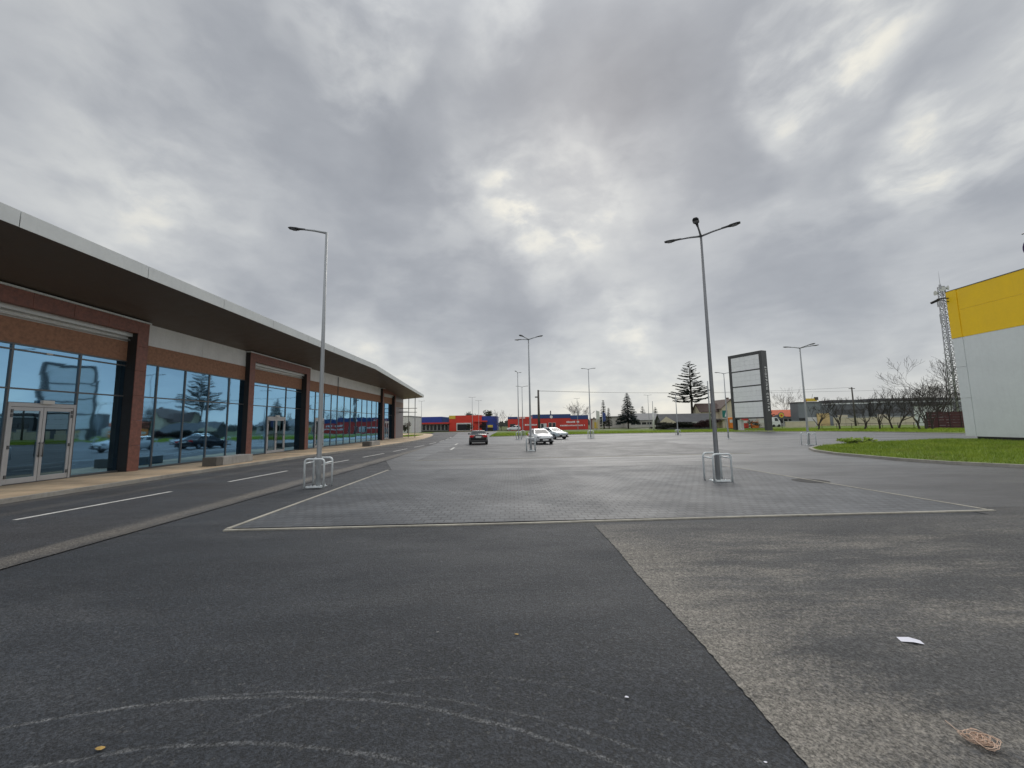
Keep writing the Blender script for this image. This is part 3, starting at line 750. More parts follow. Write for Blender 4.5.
# ------------------------------------------------------------------ cars
def car(label, x, y, heading, paint, kind, Ln=4.3, Wd=1.78, Ht=1.45, name='parked_car'):
    """x forward. heading is the direction the bonnet points, degrees from +X"""
    t = thing(name, label, 'car', (x, y, 0), R(heading), 'cars parked in the car park')
    hl = Ln/2; hw = Wd/2
    if kind == 'sedan':
        prof = [(-hl, .42, .80), (-hl+.12, .26, .95), (-hl+.75, .2, .99), (-hl+1.0, .2, 1.0), (.6, .2, .95), (hl-1.3, .2, .93), (hl-.45, .2, .80), (hl-.1, .25, .70), (hl, .40, .58)]
        cab = (-hl+.55, hl-1.35, -hl+1.2, hl-2.15)
    elif kind == 'mpv':
        prof = [(-hl, .42, .85), (-hl+.08, .26, 1.0), (-hl+.5, .2, 1.05), (0, .2, 1.02), (hl-1.05, .2, 1.0), (hl-.4, .2, .92), (hl-.08, .24, .80), (hl, .38, .62)]
        cab = (-hl+.05, hl-.9, -hl+.35, hl-1.85)
    else:
        prof = [(-hl, .42, .85), (-hl+.08, .26, .98), (-hl+.5, .2, 1.0), (0, .2, .98), (hl-1.15, .2, .96), (hl-.4, .2, .84), (hl-.08, .25, .72), (hl, .40, .58)]
        cab = (-hl+.06, hl-1.1, -hl+.5, hl-2.0)
    vs = []; fs = []; k = 0
    for i, (px, zl, zt) in enumerate(prof):
        tw = 1. - .22*max(0, (abs(px)-hl+.6)/.6)**2
        w_ = hw*tw
        ring = [(-w_*.9, zl), (-w_, zl+.16), (-w_*1.0, (zl+zt)*.55), (-w_*.95, zt-.05), (-w_*.82, zt), (0, zt+.035), (w_*.82, zt), (w_*.95, zt-.05), (w_, (zl+zt)*.55), (w_, zl+.16), (w_*.9, zl)]
        k = len(ring)
        vs += [(px, a, b) for a, b in ring]
    for i in range(len(prof)-1):
        for j in range(k):
            j2 = (j+1) % k
            fs.append((i*k+j, i*k+j2, (i+1)*k+j2, (i+1)*k+j))
    fs += [tuple(range(k-1, -1, -1)), tuple((len(prof)-1)*k+j for j in range(k))]
    mb = MB(); mb.add(vs, fs, 0, True)
    # cabin shell
    xb0, xb1, xt0, xt1 = cab; zb = .94; zt = Ht
    wb, wt = hw*.93, hw*.72
    cv = [(xb0,-wb,zb),(xb1,-wb,zb),(xb1,wb,zb),(xb0,wb,zb),(xt0,-wt,zt-.06),(xt1,-wt,zt-.06),(xt1,wt,zt-.06),(xt0,wt,zt-.06),(xt0+.2,-wt*.8,zt),(xt1-.2,-wt*.8,zt-.005),(xt1-.2,wt*.8,zt-.005),(xt0+.2,wt*.8,zt)]
    mb.add(cv, [(0,1,5,4),(1,2,6,5),(2,3,7,6),(3,0,4,7),(4,5,9,8),(5,6,10,9),(6,7,11,10),(7,4,8,11),(8,9,10,11)], 0, False)
    body = mb.build('body', paint, t)
    def lerp(a, b, f): return tuple(a[i]+(b[i]-a[i])*f for i in range(3))
    def panel(nm, A, Bq, Cq, D, n, ins=.07, mat=None):
        # A B bottom edge, D C top edge; inset and set proud along n
        def q(u, v):
            p = lerp(lerp(A, Bq, u), lerp(D, Cq, u), v); return (p[0]+n[0]*.006, p[1]+n[1]*.006, p[2]+n[2]*.006)
        MB().quad(q(ins, .1), q(1-ins, .1), q(1-ins, .92), q(ins, .92)).build(nm, mat or M['car_glass'], t)
    panel('windscreen', cv[1], cv[2], cv[6], cv[5], (.7,0,.7), .06)
    panel('rear_window', cv[3], cv[0], cv[4], cv[7], (-.7,0,.7), .08)
    for sgn, (a, b, c, d) in ((-1, (0,1,5,4)), (1, (2,3,7,6))):
        A, Bq, Cq, D = cv[a], cv[b], cv[c], cv[d]
        n = (0, sgn, .2)
        m1, m2 = lerp(A, Bq, .5), lerp(D, Cq, .5)
        panel('side_window', A, m1, m2, D, n, .09); panel('side_window', m1, Bq, Cq, m2, n, .09)
    for sx in (-hl+.78, hl-.85):
        for sy in (-1, 1):
            cyw = sy*(hw-.10)
            wo = MB().tube([(sx, cyw-.1, .31), (sx, cyw+.115, .31)], .315, 20).build('wheel', M['tyre'], t)
            MB().tube([(sx, cyw+sy*.1, .31), (sx, cyw+sy*.125, .31)], .205, 14).build('rim', M['rim'], wo)
    for sy in (-1, 1):
        MB().obox((hl-.13, sy*hw*.66, .68), (.22, .36, .15), (0, R(12), R(-sy*16))).build('headlight', M['headl'], t, bevel=.03)
        if kind == 'mpv':
            MB().obox((-hl+.06, sy*hw*.82, 1.0), (.12, .2, .42)).build('tail_light', M['tail'], t, bevel=.03)
        else:
            MB().obox((-hl+.05, sy*hw*.66, .80), (.14, .5, .2), (0, 0, R(sy*10))).build('tail_light', M['tail'], t, bevel=.03)
        MB().sphere((hl-1.6, sy*(hw+.08), .98), .1, 8, 6, 0, (.6, 1, .8)).build('wing_mirror', paint, t)
    MB().obox((hl-.02, 0, .42), (.1, hw*1.35, .24)).build('grille', M['car_trim'], t, bevel=.03)
    MB().obox((hl-.1, 0, .28), (.3, hw*1.8, .12)).build('front_bumper', M['car_trim'], t, bevel=.04)
    MB().obox((-hl+.08, 0, .34), (.3, hw*1.75, .22)).build('rear_bumper', M['car_trim'], t, bevel=.05)
    MB().obox((-hl-.012, 0, .74), (.03, .52, .12)).build('number_plate', M['plate'], t)
    MB().obox((hl+.035, 0, .42), (.02, .52, .11)).build('number_plate', M['plate'], t)
    return t
car('black saloon car seen from behind with white number plate', -3.45, 38.9, 95, M['car_black'], 'sedan', 4.5, 1.76, 1.34)
car('white car facing the camera beside the middle lamp post', 2.6, 37.1, -80, M['car_white'], 'hatch', 4.0, 1.66, 1.4)
car('pale silver car turned to the right behind the white one', 4.95, 47.6, -58, M['car_silver'], 'hatch', 4.0, 1.68, 1.4)
car('small white car with dark lower body before the left end of the red building', .3, 108., 180, M['car_white'], 'hatch', 3.9, 1.7, 1.5, 'distant_car')

# ------------------------------------------------------------------ pylon sign
import bpy as _b
def text_mesh(s, size, depth, mat, parent, M4, name='lettering'):
    cu = bpy.data.curves.new(name, 'FONT'); cu.body = s; cu.size = size; cu.extrude = depth; cu.align_x = 'CENTER'; cu.align_y = 'CENTER'; cu.space_character = 1.45
    tmp = bpy.data.objects.new('tmp_text', cu); COL.objects.link(tmp)
    bpy.context.view_layer.update()
    me = bpy.data.meshes.new_from_object(tmp.evaluated_get(bpy.context.evaluated_depsgraph_get()))
    bpy.data.objects.remove(tmp); bpy.data.curves.remove(cu)
    me.transform(M4); me.name = name
    me.materials.clear(); me.materials.append(mat)
    o = bpy.data.objects.new(name, me); COL.objects.link(o); o.parent = parent
    return o
ps = thing('pylon_sign', 'tall dark grey pylon sign with four blank white panels', 'sign', (38.1, 67.1, .05), math.atan2(-5.4, 2.3))
# local: +x along the front from far edge to near edge, front faces -y local ... front normal = (-y)
Wp, Tp, Hp = 6.0, 1.25, 13.05
MB().box(Wp-.5, Wp, 0, Tp, 0, Hp).build('column', M['sign_frame'], ps, bevel=.03)
MB().box(0, .5, 0, Tp, 0, Hp).build('side_post', M['sign_frame'], ps, bevel=.03)
MB().box(.5, Wp-.5, 0, Tp, Hp-.5, Hp).build('top_rail', M['sign_frame'], ps, bevel=.02)
rows = [(.172, .367), (.379, .566), (.578, .766), (.778, .962)]
br = MB().box(.5, Wp-.5, .2, Tp-.2, Hp*rows[0][0]-.2, Hp-.5)
for (a, b_) in rows[1:]: br.box(.5, Wp-.5, .03, .2, Hp*a-.14, Hp*a)
br.box(.5, Wp-.5, .03, .2, Hp*rows[0][0]-.2, Hp*rows[0][0])
br.build('cross_rail', M['sign_frame'], ps)
for (a, b_) in rows:
    p = MB(); z0, z1 = Hp*a+.02, Hp*b_-.02 if b_ < .95 else Hp-.52
    nx, nz = 6, 3
    for i in range(nx):
        for j in range(nz):
            w_ = (Wp-1.0)/nx; h_ = (z1-z0)/nz
            p.box(.5+i*w_+.008, .5+(i+1)*w_-.008, .06, .2, z0+j*h_+.008, z0+(j+1)*h_-.008)
    p.build('sign_panel', M['sign_white'], ps)
MB().box(.7, 1.4, .3, .9, 0, 1.9).build('electric_box', M['offwhite'], ps, bevel=.02)
MB().box(-.2, Wp+.2, -.2, Tp+.2, 0, .12).build('base', M['concrete'], ps)
# letters run down the near edge face (local +x side)
RM = Matrix.Translation((Wp+.02, Tp*.5, Hp*.52)) @ Matrix(((0,0,1,0),(1,0,0,0),(0,1,0,0),(0,0,0,1))) @ Matrix.Rotation(R(-90), 4, 'Z')
text_mesh('SHOPPING CENTAR', .60, .03, M['letter'], ps, RM)

# ------------------------------------------------------------------ yellow building on the right
YX = 33.95
yb = thing('yellow_store', 'large silver-clad store with broad yellow top band beyond the grass island', 'building', (YX, 28.5, 0))
def yp(mb, n, m, bev=0):
    mb.v = [(x-YX, y-28.5, z) for x, y, z in mb.v]; return mb.build(n, m, yb, bevel=bev)
YT = 11.5
def crow(z0, z1, mb, y1=28.48, x=YX):
    L = 9.; y = y1
    while y > -30:
        mb.box(x, x+.15, max(-30, y-L)+.004, y-.004, z0+.006, z1-.006); y -= L
a_ = MB()
for z0, z1 in ((.42,1.2),(1.2,3.25),(3.25,5.6),(5.6,7.82)): crow(z0, z1, a_)
a_.box(YX+.012, YX+40, -30, 28.46, .3, YT-.05)
for z0, z1 in ((.42,3.25),(3.25,5.6),(5.6,7.82)): a_.box(YX-.03, YX+1.5, 28.49, 29.15, z0+.01, z1-.01)
yp(a_, 'wall', M['silver_clad'])
b2 = MB()
crow(7.82, 9.9, b2, x=YX-.02); crow(9.9, YT, b2, x=YX-.02)
b2.box(YX-.06, YX+1.5, 28.49, 29.17, 7.83, YT)
yp(b2, 'yellow_band', M['yellow'])
yp(MB().box(YX-.05, YX+40, -30, 28.5, YT, YT+.05).box(YX-.07, YX+1.6, 28.5, 29.2, YT+.0, YT+.05), 'roof_edge', M['mullion'])
yp(MB().box(YX-.01, YX+40, -30, 28.45, .0, .4), 'plinth', M['dark_trim'])
cam_ = MB().tube([(YX-.05, 29.0, 11.0), (YX-.55, 29.3, 11.05)], .04, 8).tube([(YX-.6, 29.2, 10.95), (YX-.6, 29.75, 10.85)], .1, 8).tube([(YX-.05, 29.0, 10.7), (YX-.5, 29.3, 10.98)], .025, 6)
yp(cam_, 'security_camera', M['dark_trim'])
rs = thing('roof_sign', 'dark purple round rooftop sign with thin metal arm above yellow band', 'sign', (34.9, 24.2, 11.6))
MB().tube([(0,0,0), (0,0,2.6)], .06, 8).build('post', M['mullion'], rs)
MB().tube([(-.18,0,1.45), (.18,0,1.45)], [.85,.85], 28).build('disc', M['purple'], rs)
MB().tube([(0,0,2.55), (-.2,.75,2.48)], .05, 6).build('arm', M['galv'], rs)

# ------------------------------------------------------------------ lattice mast
ms = thing('lattice_mast', 'tall steel lattice telecom mast with antennas beside the yellow store', 'mast', (86.4, 75, 0))
mh = 27.8; bs, ts = 1.15, .7
def leg(i, z):
    s = bs+(ts-bs)*z/mh; q = [(-1,-1),(1,-1),(1,1),(-1,1)][i]; return (q[0]*s/2, q[1]*s/2, z)
lg = MB(); br = MB()
for i in range(4): lg.tube([leg(i, 0), leg(i, mh)], .085, 6)
nz = 24
for k in range(nz):
    z0 = mh*k/nz; z1 = mh*(k+1)/nz
    for i in range(4):
        j = (i+1) % 4
        br.tube([leg(i, z0), leg(j, z1)] if k % 2 else [leg(j, z0), leg(i, z1)], .06, 4); br.tube([leg(i, z1), leg(j, z1)], .055, 4)
lg.build('leg', M['steel_mast'], ms); br.build('bracing', M['galv'], ms)
MB().tube([(-.25, -.35, 0), (-.2, -.3, mh)], .1, 6).build('cable_tray', M['dark_trim'], ms)
for (a, z, l) in [(200, 24.5, 1.7), (320, 25.6, 1.6), (80, 24.8, 1.7), (190, 21.2, 1.9), (310, 20.6, 1.8), (215, 27.6, .9)]:
    c, s = math.cos(R(a)), math.sin(R(a)); r = 1.0
    an = MB().obox((c*r, s*r, z), (.2, .34, l), (0, 0, R(a))).tube([(c*.4, s*.4, z-.3), (c*r, s*r, z-.3)], .035, 5).tube([(c*.4, s*.4, z+.3), (c*r, s*r, z+.3)], .035, 5)
    an.build('antenna', M['steel_mast'], ms, bevel=.04)
for (a, z) in [(230, 27.1), (300, 27.3), (160, 26.6)]:
    c, s = math.cos(R(a)), math.sin(R(a))
    MB().tube([(c*.6, s*.6, z), (c*1.0, s*1.0, z)], [.2, .48], 14).build('dish', M['offwhite'], ms)
MB().tube([(-.1, 0, mh), (-.1, 0, mh+3.2)], [.045, .02], 6).build('lightning_rod', M['steel_mast'], ms)

# ------------------------------------------------------------------ trees and other plants
def bare_tree(name, label, x, y, H, spread, z=0, seed=1, mat=None, group=None, trunk_r=.13, low=.25, depth=6, lean=0., cat='tree', stems=1):
    rnd = random.Random(seed)
    t = thing(name, label, cat, (x, y, z), 0, group)
    sk = []
    def grow(p, d, L, r, lv):
        n = 4; pts = [p]; q = p.copy(); dd = d.copy()
        wob = .1 if lv == 0 else .2
        for i in range(n):
            dd = (dd + Vector((rnd.gauss(0, wob), rnd.gauss(0, wob), rnd.gauss(.05, .08)))).normalized()
            q = q + dd*L/n; pts.append(q.copy())
        r1 = max(.015, r*.6)
        sk.append((pts, [r+(r1-r)*i/n for i in range(n+1)], lv))
        if lv >= depth: return
        kids = rnd.choice((4,5)) if lv == 0 else rnd.choice((2,3,3)) if lv < depth-2 else rnd.choice((2,3))
        a0 = rnd.uniform(0, 2*PI)
        for k in range(kids):
            a = a0+2*PI*k/kids+rnd.uniform(-.5,.5); tilt = rnd.uniform(.3, .85)*spread
            if k == 0 and lv > 0: tilt *= .35
            o1 = dd.orthogonal().normalized(); o2 = dd.cross(o1)
            nd = (dd*math.cos(tilt) + (o1*math.cos(a)+o2*math.sin(a))*math.sin(tilt) + Vector((0,0,.1))).normalized()
            st = pts[rnd.choice((2,3,4,4))] if lv == 0 else pts[rnd.choice((1,2,3,4))] if k else pts[4]
            grow(st, nd, L*(1.35 if lv == 0 else rnd.uniform(.6,.82)), max(.015, r1*rnd.uniform(.55,.85)), lv+1)
    for k in range(stems):
        grow(Vector(((k-.5*(stems-1))*.5, 0, -.1)), Vector((lean+(k-.5*(stems-1))*.5, rnd.uniform(-.1,.1), 1)).normalized(), H*low, trunk_r, 0)
    top = max(p.z for pts, rr, lv in sk for p in pts); f = H/top
    tr = MB(); cr = MB()
    for pts, rr, lv in sk:
        (tr if lv <= 1 else cr).tube([p*f for p in pts], rr, 6 if lv <= 1 else 3, caps=False)
    tr.build('trunk', M['bark'], t); cr.build('crown', mat or M['twig'], t)
    return t

def conifer(name, label, x, y, H, rad, z0=.1, dense=1., mat=None, open_=False, seed=3, group=None, pw=1., trunkvis=.1):
    rnd = random.Random(seed)
    t = thing(name, label, 'tree', (x, y, 0), 0, group)
    MB().tube([(0,0,0), (0.05,0,H*.5), (0,0,H*.985)], [H*.021, H*.014, .03], 8).build('trunk', M['bark'], t)
    cr = MB()
    z = H*trunkvis
    levels = int(26*dense) if not open_ else 21
    for k in range(levels):
        f = (k+.5)/levels; zz = H*trunkvis + (H*(1-trunkvis))*f
        L0 = rad*((1-f)**pw)*(.92+.1*math.sin(f*9)) + .12*rad*(1-f)+.1
        nb = max(4, int((9 if open_ else 13)*(1-f*.5)))
        ph = rnd.uniform(0, PI)
        for b in range(nb):
            a = ph + 2*PI*b/nb + rnd.uniform(-.22,.22); L = L0*(rnd.uniform(.5, 1.2) if open_ else rnd.uniform(.72, 1.16))
            if open_ and rnd.random() < .1: continue
            zz2 = zz + rnd.uniform(-.3,.3)*H/levels
            c, s = math.cos(a), math.sin(a)
            seg = 6; pts = []
            for i in range(seg+1):
                u = i/seg
                dz = (-.30*u + .34*u*u)*L*(1.-f) + (.28*u*L*f) if open_ else (-.42*u+.18*u*u)*L
                pts.append(Vector((c*L*u, s*L*u, zz2+dz)))
            cr.tube(pts, [max(.015, .05*(1-.8*i/seg)) for i in range(seg+1)], 3, caps=False)
            nl = int(L*(75 if open_ else 24)*dense)+10
            for q in range(nl):
                u = rnd.uniform(.12 if open_ else .25, 1.02)**.8
                i = min(seg-1, int(u*seg)); fr = u*seg-i
                p = pts[i].lerp(pts[i+1], min(1, fr))
                side = rnd.choice((-1,1)); w_ = (.32 if open_ else .38)*min(1., .5+L*.14)*rnd.uniform(.6,1.3)
                dirv = Vector((c*.75 - side*s*rnd.uniform(.2,1.), s*.75 + side*c*rnd.uniform(.2,1.), rnd.uniform(-.55,.12))).normalized()*w_*1.5
                wv = Vector((rnd.uniform(-1,1), rnd.uniform(-1,1), rnd.uniform(-.6,.6)))*w_*.28
                cr.tri(p-wv, p+wv, p+dirv)
    cr.build('crown', mat or M['needle'], t)
    return t

def leafy(name, label, x, y, H, rx, ry, mat, n=900, leaf=.3, z0=0., cat='tree', trunk=True, seed=5, group=None, base=.2):
    rnd = random.Random(seed)
    t = thing(name, label, cat, (x, y, z0), 0, group)
    if trunk: MB().tube([(0,0,0), (0,0,H*.55)], [H*.03+.03, H*.015+.015], 7).build('trunk', M['bark'], t)
    cl = [(rnd.uniform(-.65,.65)*rx, rnd.uniform(-.65,.65)*ry, H*rnd.uniform(base+.1, .85)) for _ in range(9)]
    cr = MB()
    for i in range(n):
        c = rnd.choice(cl); r = rnd.uniform(.15, .5)
        d = Vector((rnd.gauss(0,1), rnd.gauss(0,1), rnd.gauss(0,1))).normalized()
        p = Vector((c[0]+d.x*r*rx*.9, c[1]+d.y*r*ry*.9, min(H, max(H*base*.4, c[2]+d.z*r*H*.4))))
        a = Vector((rnd.gauss(0,1), rnd.gauss(0,1), rnd.gauss(0,.7))).normalized()*leaf*rnd.uniform(.5,1.2); b = a.orthogonal().normalized()*leaf*.4
        cr.tri(p-b, p+b, p+a)
    cr.build('crown', mat, t)
    return t

conifer('conifer_tree', 'tall open dark conifer with bare lower trunk and layered branches', 46.5, 100, 17.5, 4.9, open_=True, trunkvis=.40, mat=M['needle'], seed=11, pw=.72)
conifer('conifer_tree', 'dense dark green cone-shaped spruce standing before the pale houses', 32.8, 110, 10.2, 2.9, mat=M['needle_blue'], seed=4, pw=.85, trunkvis=.2)
conifer('conifer_tree', 'narrow ragged conifer beside the flagpoles', 27.8, 118, 8.8, 1.6, mat=M['needle'], seed=5, dense=.7, trunkvis=.12)
conifer('conifer_tree', 'small thin sapling conifer right of the ragged narrow one', 29.6, 119, 6.4, .9, mat=M['needle'], seed=6, dense=.6, trunkvis=.15)
conifer('conifer_tree', 'far dark treetop showing above the long grey roof, left one', 47.5, 141, 7.6, 2.6, mat=M['needle'], seed=7, dense=.6)
conifer('conifer_tree', 'far dark treetop showing beside the white banner pole', 52.2, 141, 7.2, 2.4, mat=M['needle'], seed=8, dense=.6)
leafy('round_tree', 'hazy round treetop behind the orange-red shop, left one', -15.9, 152, 7.3, 3.4, 3, M['farwood'], 900, .5, seed=3, group='treetops behind the far shops')
leafy('round_tree', 'dark round treetop behind the orange-red and blue shop join', -10.9, 151, 8., 3.2, 3, M['hedge'], 1100, .5, seed=4, group='treetops behind the far shops')
leafy('street_tree', 'small bushy tree before the pale block past the shops', -25.2, 93, 3.2, 1., 1., M['twig_light'], 350, .2, seed=9, base=.4)
leafy('shrub', 'low dark shrub by the end wall of the shops', -22.3, 80, 1.9, .9, .9, M['hedge'], 500, .16, cat='shrub', trunk=False, seed=10, z0=.1)
leafy('shrub', 'red-leaved shrub before the orange-red shop', -8.6, 112, 2.6, 1.3, 1., M['hedge_red'], 400, .25, cat='shrub', trunk=False, seed=12)
leafy('shrub', 'dark shrub before the doorway of the orange-red shop', -12.4, 112.5, 2.3, 1.2, 1., M['hedge'], 400, .25, cat='shrub', trunk=False, seed=13)
leafy('shrub', 'dark bush beneath the pylon sign', 44.6, 72, 1.9, 1.4, 1., M['hedge'], 500, .2, cat='shrub', trunk=False, seed=14)
leafy('hedge', 'long dark hedge before the low grey-roofed bungalow', 34.2, 83, 1.75, 5.4, .9, M['hedge_dark'], 3600, .3, cat='hedge', trunk=False, seed=15)
leafy('hedge', 'reddish-brown hedge left of the beige house', 40.6, 82, 2.35, 3.4, .9, M['hedge_red'], 2800, .24, cat='hedge', trunk=False, seed=16)
leafy('shrub', 'tall grass-like weeds on the far edge of the grass island', 23.4, 26.6, .42, 1.3, .4, M['blade'], 420, .2, cat='shrub', trunk=False, seed=17, z0=.1)
bare_tree('bare_tree', 'thin bare tree between the blue shop and the red building', -3.5, 118, 6.4, .8, seed=21, mat=M['twig_light'], depth=5, trunk_r=.1)
bare_tree('bare_tree', 'pale bare tree behind the right end of the red building', 20.6, 122, 9.2, .8, seed=22, mat=M['twig_light'], depth=6, trunk_r=.14)
bare_tree('bare_tree', 'broad bare tree beside the mast, largest of the orchard row', 66.5, 61, 12.4, 1.1, seed=23, depth=6, trunk_r=.25, low=.16, lean=-.12, group='bare trees along the right verge')
bts = [(49.2,62.5,4.8,'short bare tree before the yellow cabin'), (52.2,62.,5.0,'spreading low bare tree right of the yellow cabin'), (55.3,61.,5.2,'dark twiggy bare tree before the left dark shed'),
       (57.2,60.5,5.4,'bare tree before the right corner of the left dark shed'), (60.6,61.5,6.6,'pale-topped bare tree in the gap between the dark sheds'), (61.8,58.,6.4,'forked bare tree before the second shed'),
       (58.7,55.6,7.0,'close-set bare tree with two thin trunks in mid row'), (60.,55.5,6.8,'upright bare tree right of the twin-trunked one'), (66.2,60.5,7.6,'bare tree left of the big broad one'), (71.,63,7.2,'bare tree before the maroon fence, touching the store edge')]
for i, (x, y, h, lab) in enumerate(bts):
    bare_tree('bare_tree', lab, x, y, h*1.08, .78, seed=40+i, depth=5, trunk_r=.15, low=.16, lean=random.uniform(-.12,.12), stems=2 if i in (4,6,9) else 1, group='bare trees along the right verge')
bare_tree('bare_tree', 'far rounded bare treetop above the left dark shed', 90.5, 128, 12.5, .9, seed=60, mat=M['twig_light'], depth=6, trunk_r=.15)
conifer('conifer_tree', 'dark conifer peeking out behind the pylon sign', 69.5, 108, 8.2, 2.6, mat=M['needle'], seed=19, open_=True, trunkvis=.3)

# ------------------------------------------------------------------ far buildings
def bld(name, label, x, y, cat='building', rz=0): return thing(name, label, cat, (x, y, 0), rz)
def win(parent, x0, x1, z0, z1, y=-.06, n=1, frame=None):
    """windows in a wall whose front is at local y=0; each a frame with its pane"""
    d = (x1-x0)/n
    for i in range(n):
        a = x0+i*d+(.08 if n > 1 else 0); b = x0+(i+1)*d-(.08 if n > 1 else 0)
        fr = MB().box(a, b, y, -.005, z0, z0+.07).box(a, b, y, -.005, z1-.07, z1).box(a, a+.07, y, -.005, z0+.07, z1-.07).box(b-.07, b, y, -.005, z0+.07, z1-.07).build('window', frame or M['offwhite'], parent)
        MB().quad((a+.07, y*.4, z0+.07), (b-.07, y*.4, z0+.07), (b-.07, y*.4, z1-.07), (a+.07, y*.4, z1-.07)).build('pane', M['win_dark'], fr)
# blue and red shop row
o = bld('blue_red_shop', 'low far shop with blue fascia, orange-red middle front and yellow panel', -28, 118)
MB().box(0, 8.7, .3, 14, 0, 2.7).build('wall', M['dark_clad'], o)
MB().box(-.1, 6.4, 0, 14, 2.75, 4.5).build('fascia', M['blue_wall'], o)
MB().box(6.45, 8.6, -.05, 14, 2.75, 4.3).build('fascia', M['navy_wall'], o)
MB().box(-.2, 8.9, -.9, .0, 2.3, 2.75).build('awning', M['red_wall'], o)
win(o, .4, 8.4, .3, 2.2, y=.2, n=7)
MB().box(8.7, 18.6, -.4, 14, 0, 4.75).build('tall_front', M['red_wall2'], o)
MB().box(8.65, 10.6, -.46, -.41, 3.75, 4.75).build('yellow_panel', M['far_yellow'], o)
e = MB().box(10.9, 15.4, -.5, -.41, .1, 2.5).build('entrance', M['offwhite'], o)
MB().box(11.2, 15.1, -.56, -.51, .3, 2.1).build('glass_door', M['win_dark'], e)
MB().box(17.3, 23.2, .0, 14, 0, 4.4).build('end_wall', M['blue_wall'], o)
MB().box(16.2, 20.3, -1.2, -.01, 2.65, 3.1).build('awning', M['red_wall'], o)
MB().box(17.8, 20.0, -.1, -.01, .2, 2.5).build('dark_opening', M['win_dark'], o)
o = thing('yellow_bin', 'yellow stand before the blue end of the far shop', 'stand', (-6.6, 113.5, 0))
MB().box(-.75, .75, -.4, .4, 1.0, 1.7).build('panel', M['far_yellow'], o, bevel=.05); MB().box(-.8, .8, -.3, .3, 0, .9).build('base', M['dark_trim'], o)
# pale block left
o = bld('pale_block', 'pale white low block showing past the end of the shops', -42.7, 97)
MB().box(0, 16.9, 0, 12, 0, 4.2).build('wall', M['offwhite'], o); MB().box(-.1, 17, -.1, 12.1, 4.2, 4.4).build('roof', M['roof_grey'], o)
win(o, 8, 16, .8, 2.2, n=4)
# red building
o = bld('red_store', 'long far red building with navy roof band and white lettering', -1.4, 112)
MB().box(0, 23.2, 0, 16, 0, 3.35).build('wall', M['red_wall'], o)
MB().box(7.2, 18.2, -.1, 16, 3.36, 4.5).build('roof_band', M['navy_wall'], o)
MB().box(18.22, 23.3, -.08, 16, 2.95, 4.1).build('roof_band', M['navy_wall'], o)
MB().box(0, 2.8, -.06, 8, 3.36, 3.95).build('roof_band', M['navy_wall'], o)
MB().box(2.85, 7.1, -.1, .2, 3.3, 3.9).build('sign_board', M['red_wall2'], o)
def blocks(parent, x0, x1, z, h, y, seed):
    rnd = random.Random(seed); mb = MB(); x = x0
    while x < x1:
        w_ = rnd.uniform(.16, .34)
        if rnd.random() > .14: mb.box(x, x+w_, y-.05, y, z, z+h*rnd.choice((1,1,1,.8)))
        x += w_+.1
    return mb.build('lettering', M['letter'], parent)
blocks(o, 3.1, 6.9, 3.4, .42, -.11, 1); blocks(o, 4.9, 8.2, 1.35, .42, -.01, 2); blocks(o, 17., 20.6, 1.95, .5, -.01, 3); blocks(o, 14.8, 22.2, 1.0, .38, -.01, 4)
MB().tube([(12.6, -.15, 3.75), (12.6, -.11, 3.75)], .42, 16).build('emblem', M['letter'], o)
MB().box(9.3, 11.2, -.05, -.005, .3, 1.9).build('door', M['offwhite'], o)
MB().box(9.6, 10.3, -.09, -.055, .4, 1.8).build('glass', M['win_dark'], o)
win(o, 11.7, 13.9, .2, 2.1, n=2)
MB().box(12.5, 12.8, 2, 2.3, 4.5, 5.6).build('chimney', M['dark_clad'], o)
MB().box(.6, 2.2, -.05, -.01, 1., 1.9).build('window', M['win_dark'], o)
o = bld('kiosk', 'small cream kiosk at the right end of the red building', 23.4, 114)
MB().box(0, 2.2, 0, 3, 0, 2.9).build('wall', M['cream'], o); MB().box(-.2, 2.4, -.2, 3.2, 2.9, 3.1).build('roof', M['roof_dark'], o); MB().box(.6, 1.5, -.05, -.005, .2, 2.0).build('door', M['far_yellow'], o)
# flagpoles with hanging flags
for i, (x, h, lab, mt) in enumerate([(19.5, 4.8, 'white flagpole with hanging white flag, left of the pair', M['offwhite']), (20.9, 4.4, 'flagpole with hanging blue flag, right of the pair', M['flag_blue'])]):
    t = thing('flagpole', lab, 'flagpole', (x, 90, 0), 0)
    MB().tube([(0,0,0), (0,0,h)], [.06,.04], 8).build('pole', M['offwhite'], t)
    f = MB(); n = 6
    for k in range(n):
        x0, x1 = .04+k*.12, .04+(k+1)*.12
        y0, y1 = .07*math.sin(k*1.7), .07*math.sin((k+1)*1.7)
        f.quad((x0,y0,h-2.4+.05*k), (x1,y1,h-2.4+.05*(k+1)), (x1,y1,h-.1-.04*(k+1)), (x0,y0,h-.1-.04*k))
    f.build('flag', mt, t)
t = thing('banner_pole', 'thick white banner pole at the edge of the far grass', 'pole', (29.1, 80, 0))
MB().tube([(0,0,0), (0,0,3.9)], .17, 12).build('lower_tube', M['offwhite'], t); MB().tube([(0,0,3.9), (0,0,6.1)], .06, 8).build('pole', M['galv'], t)

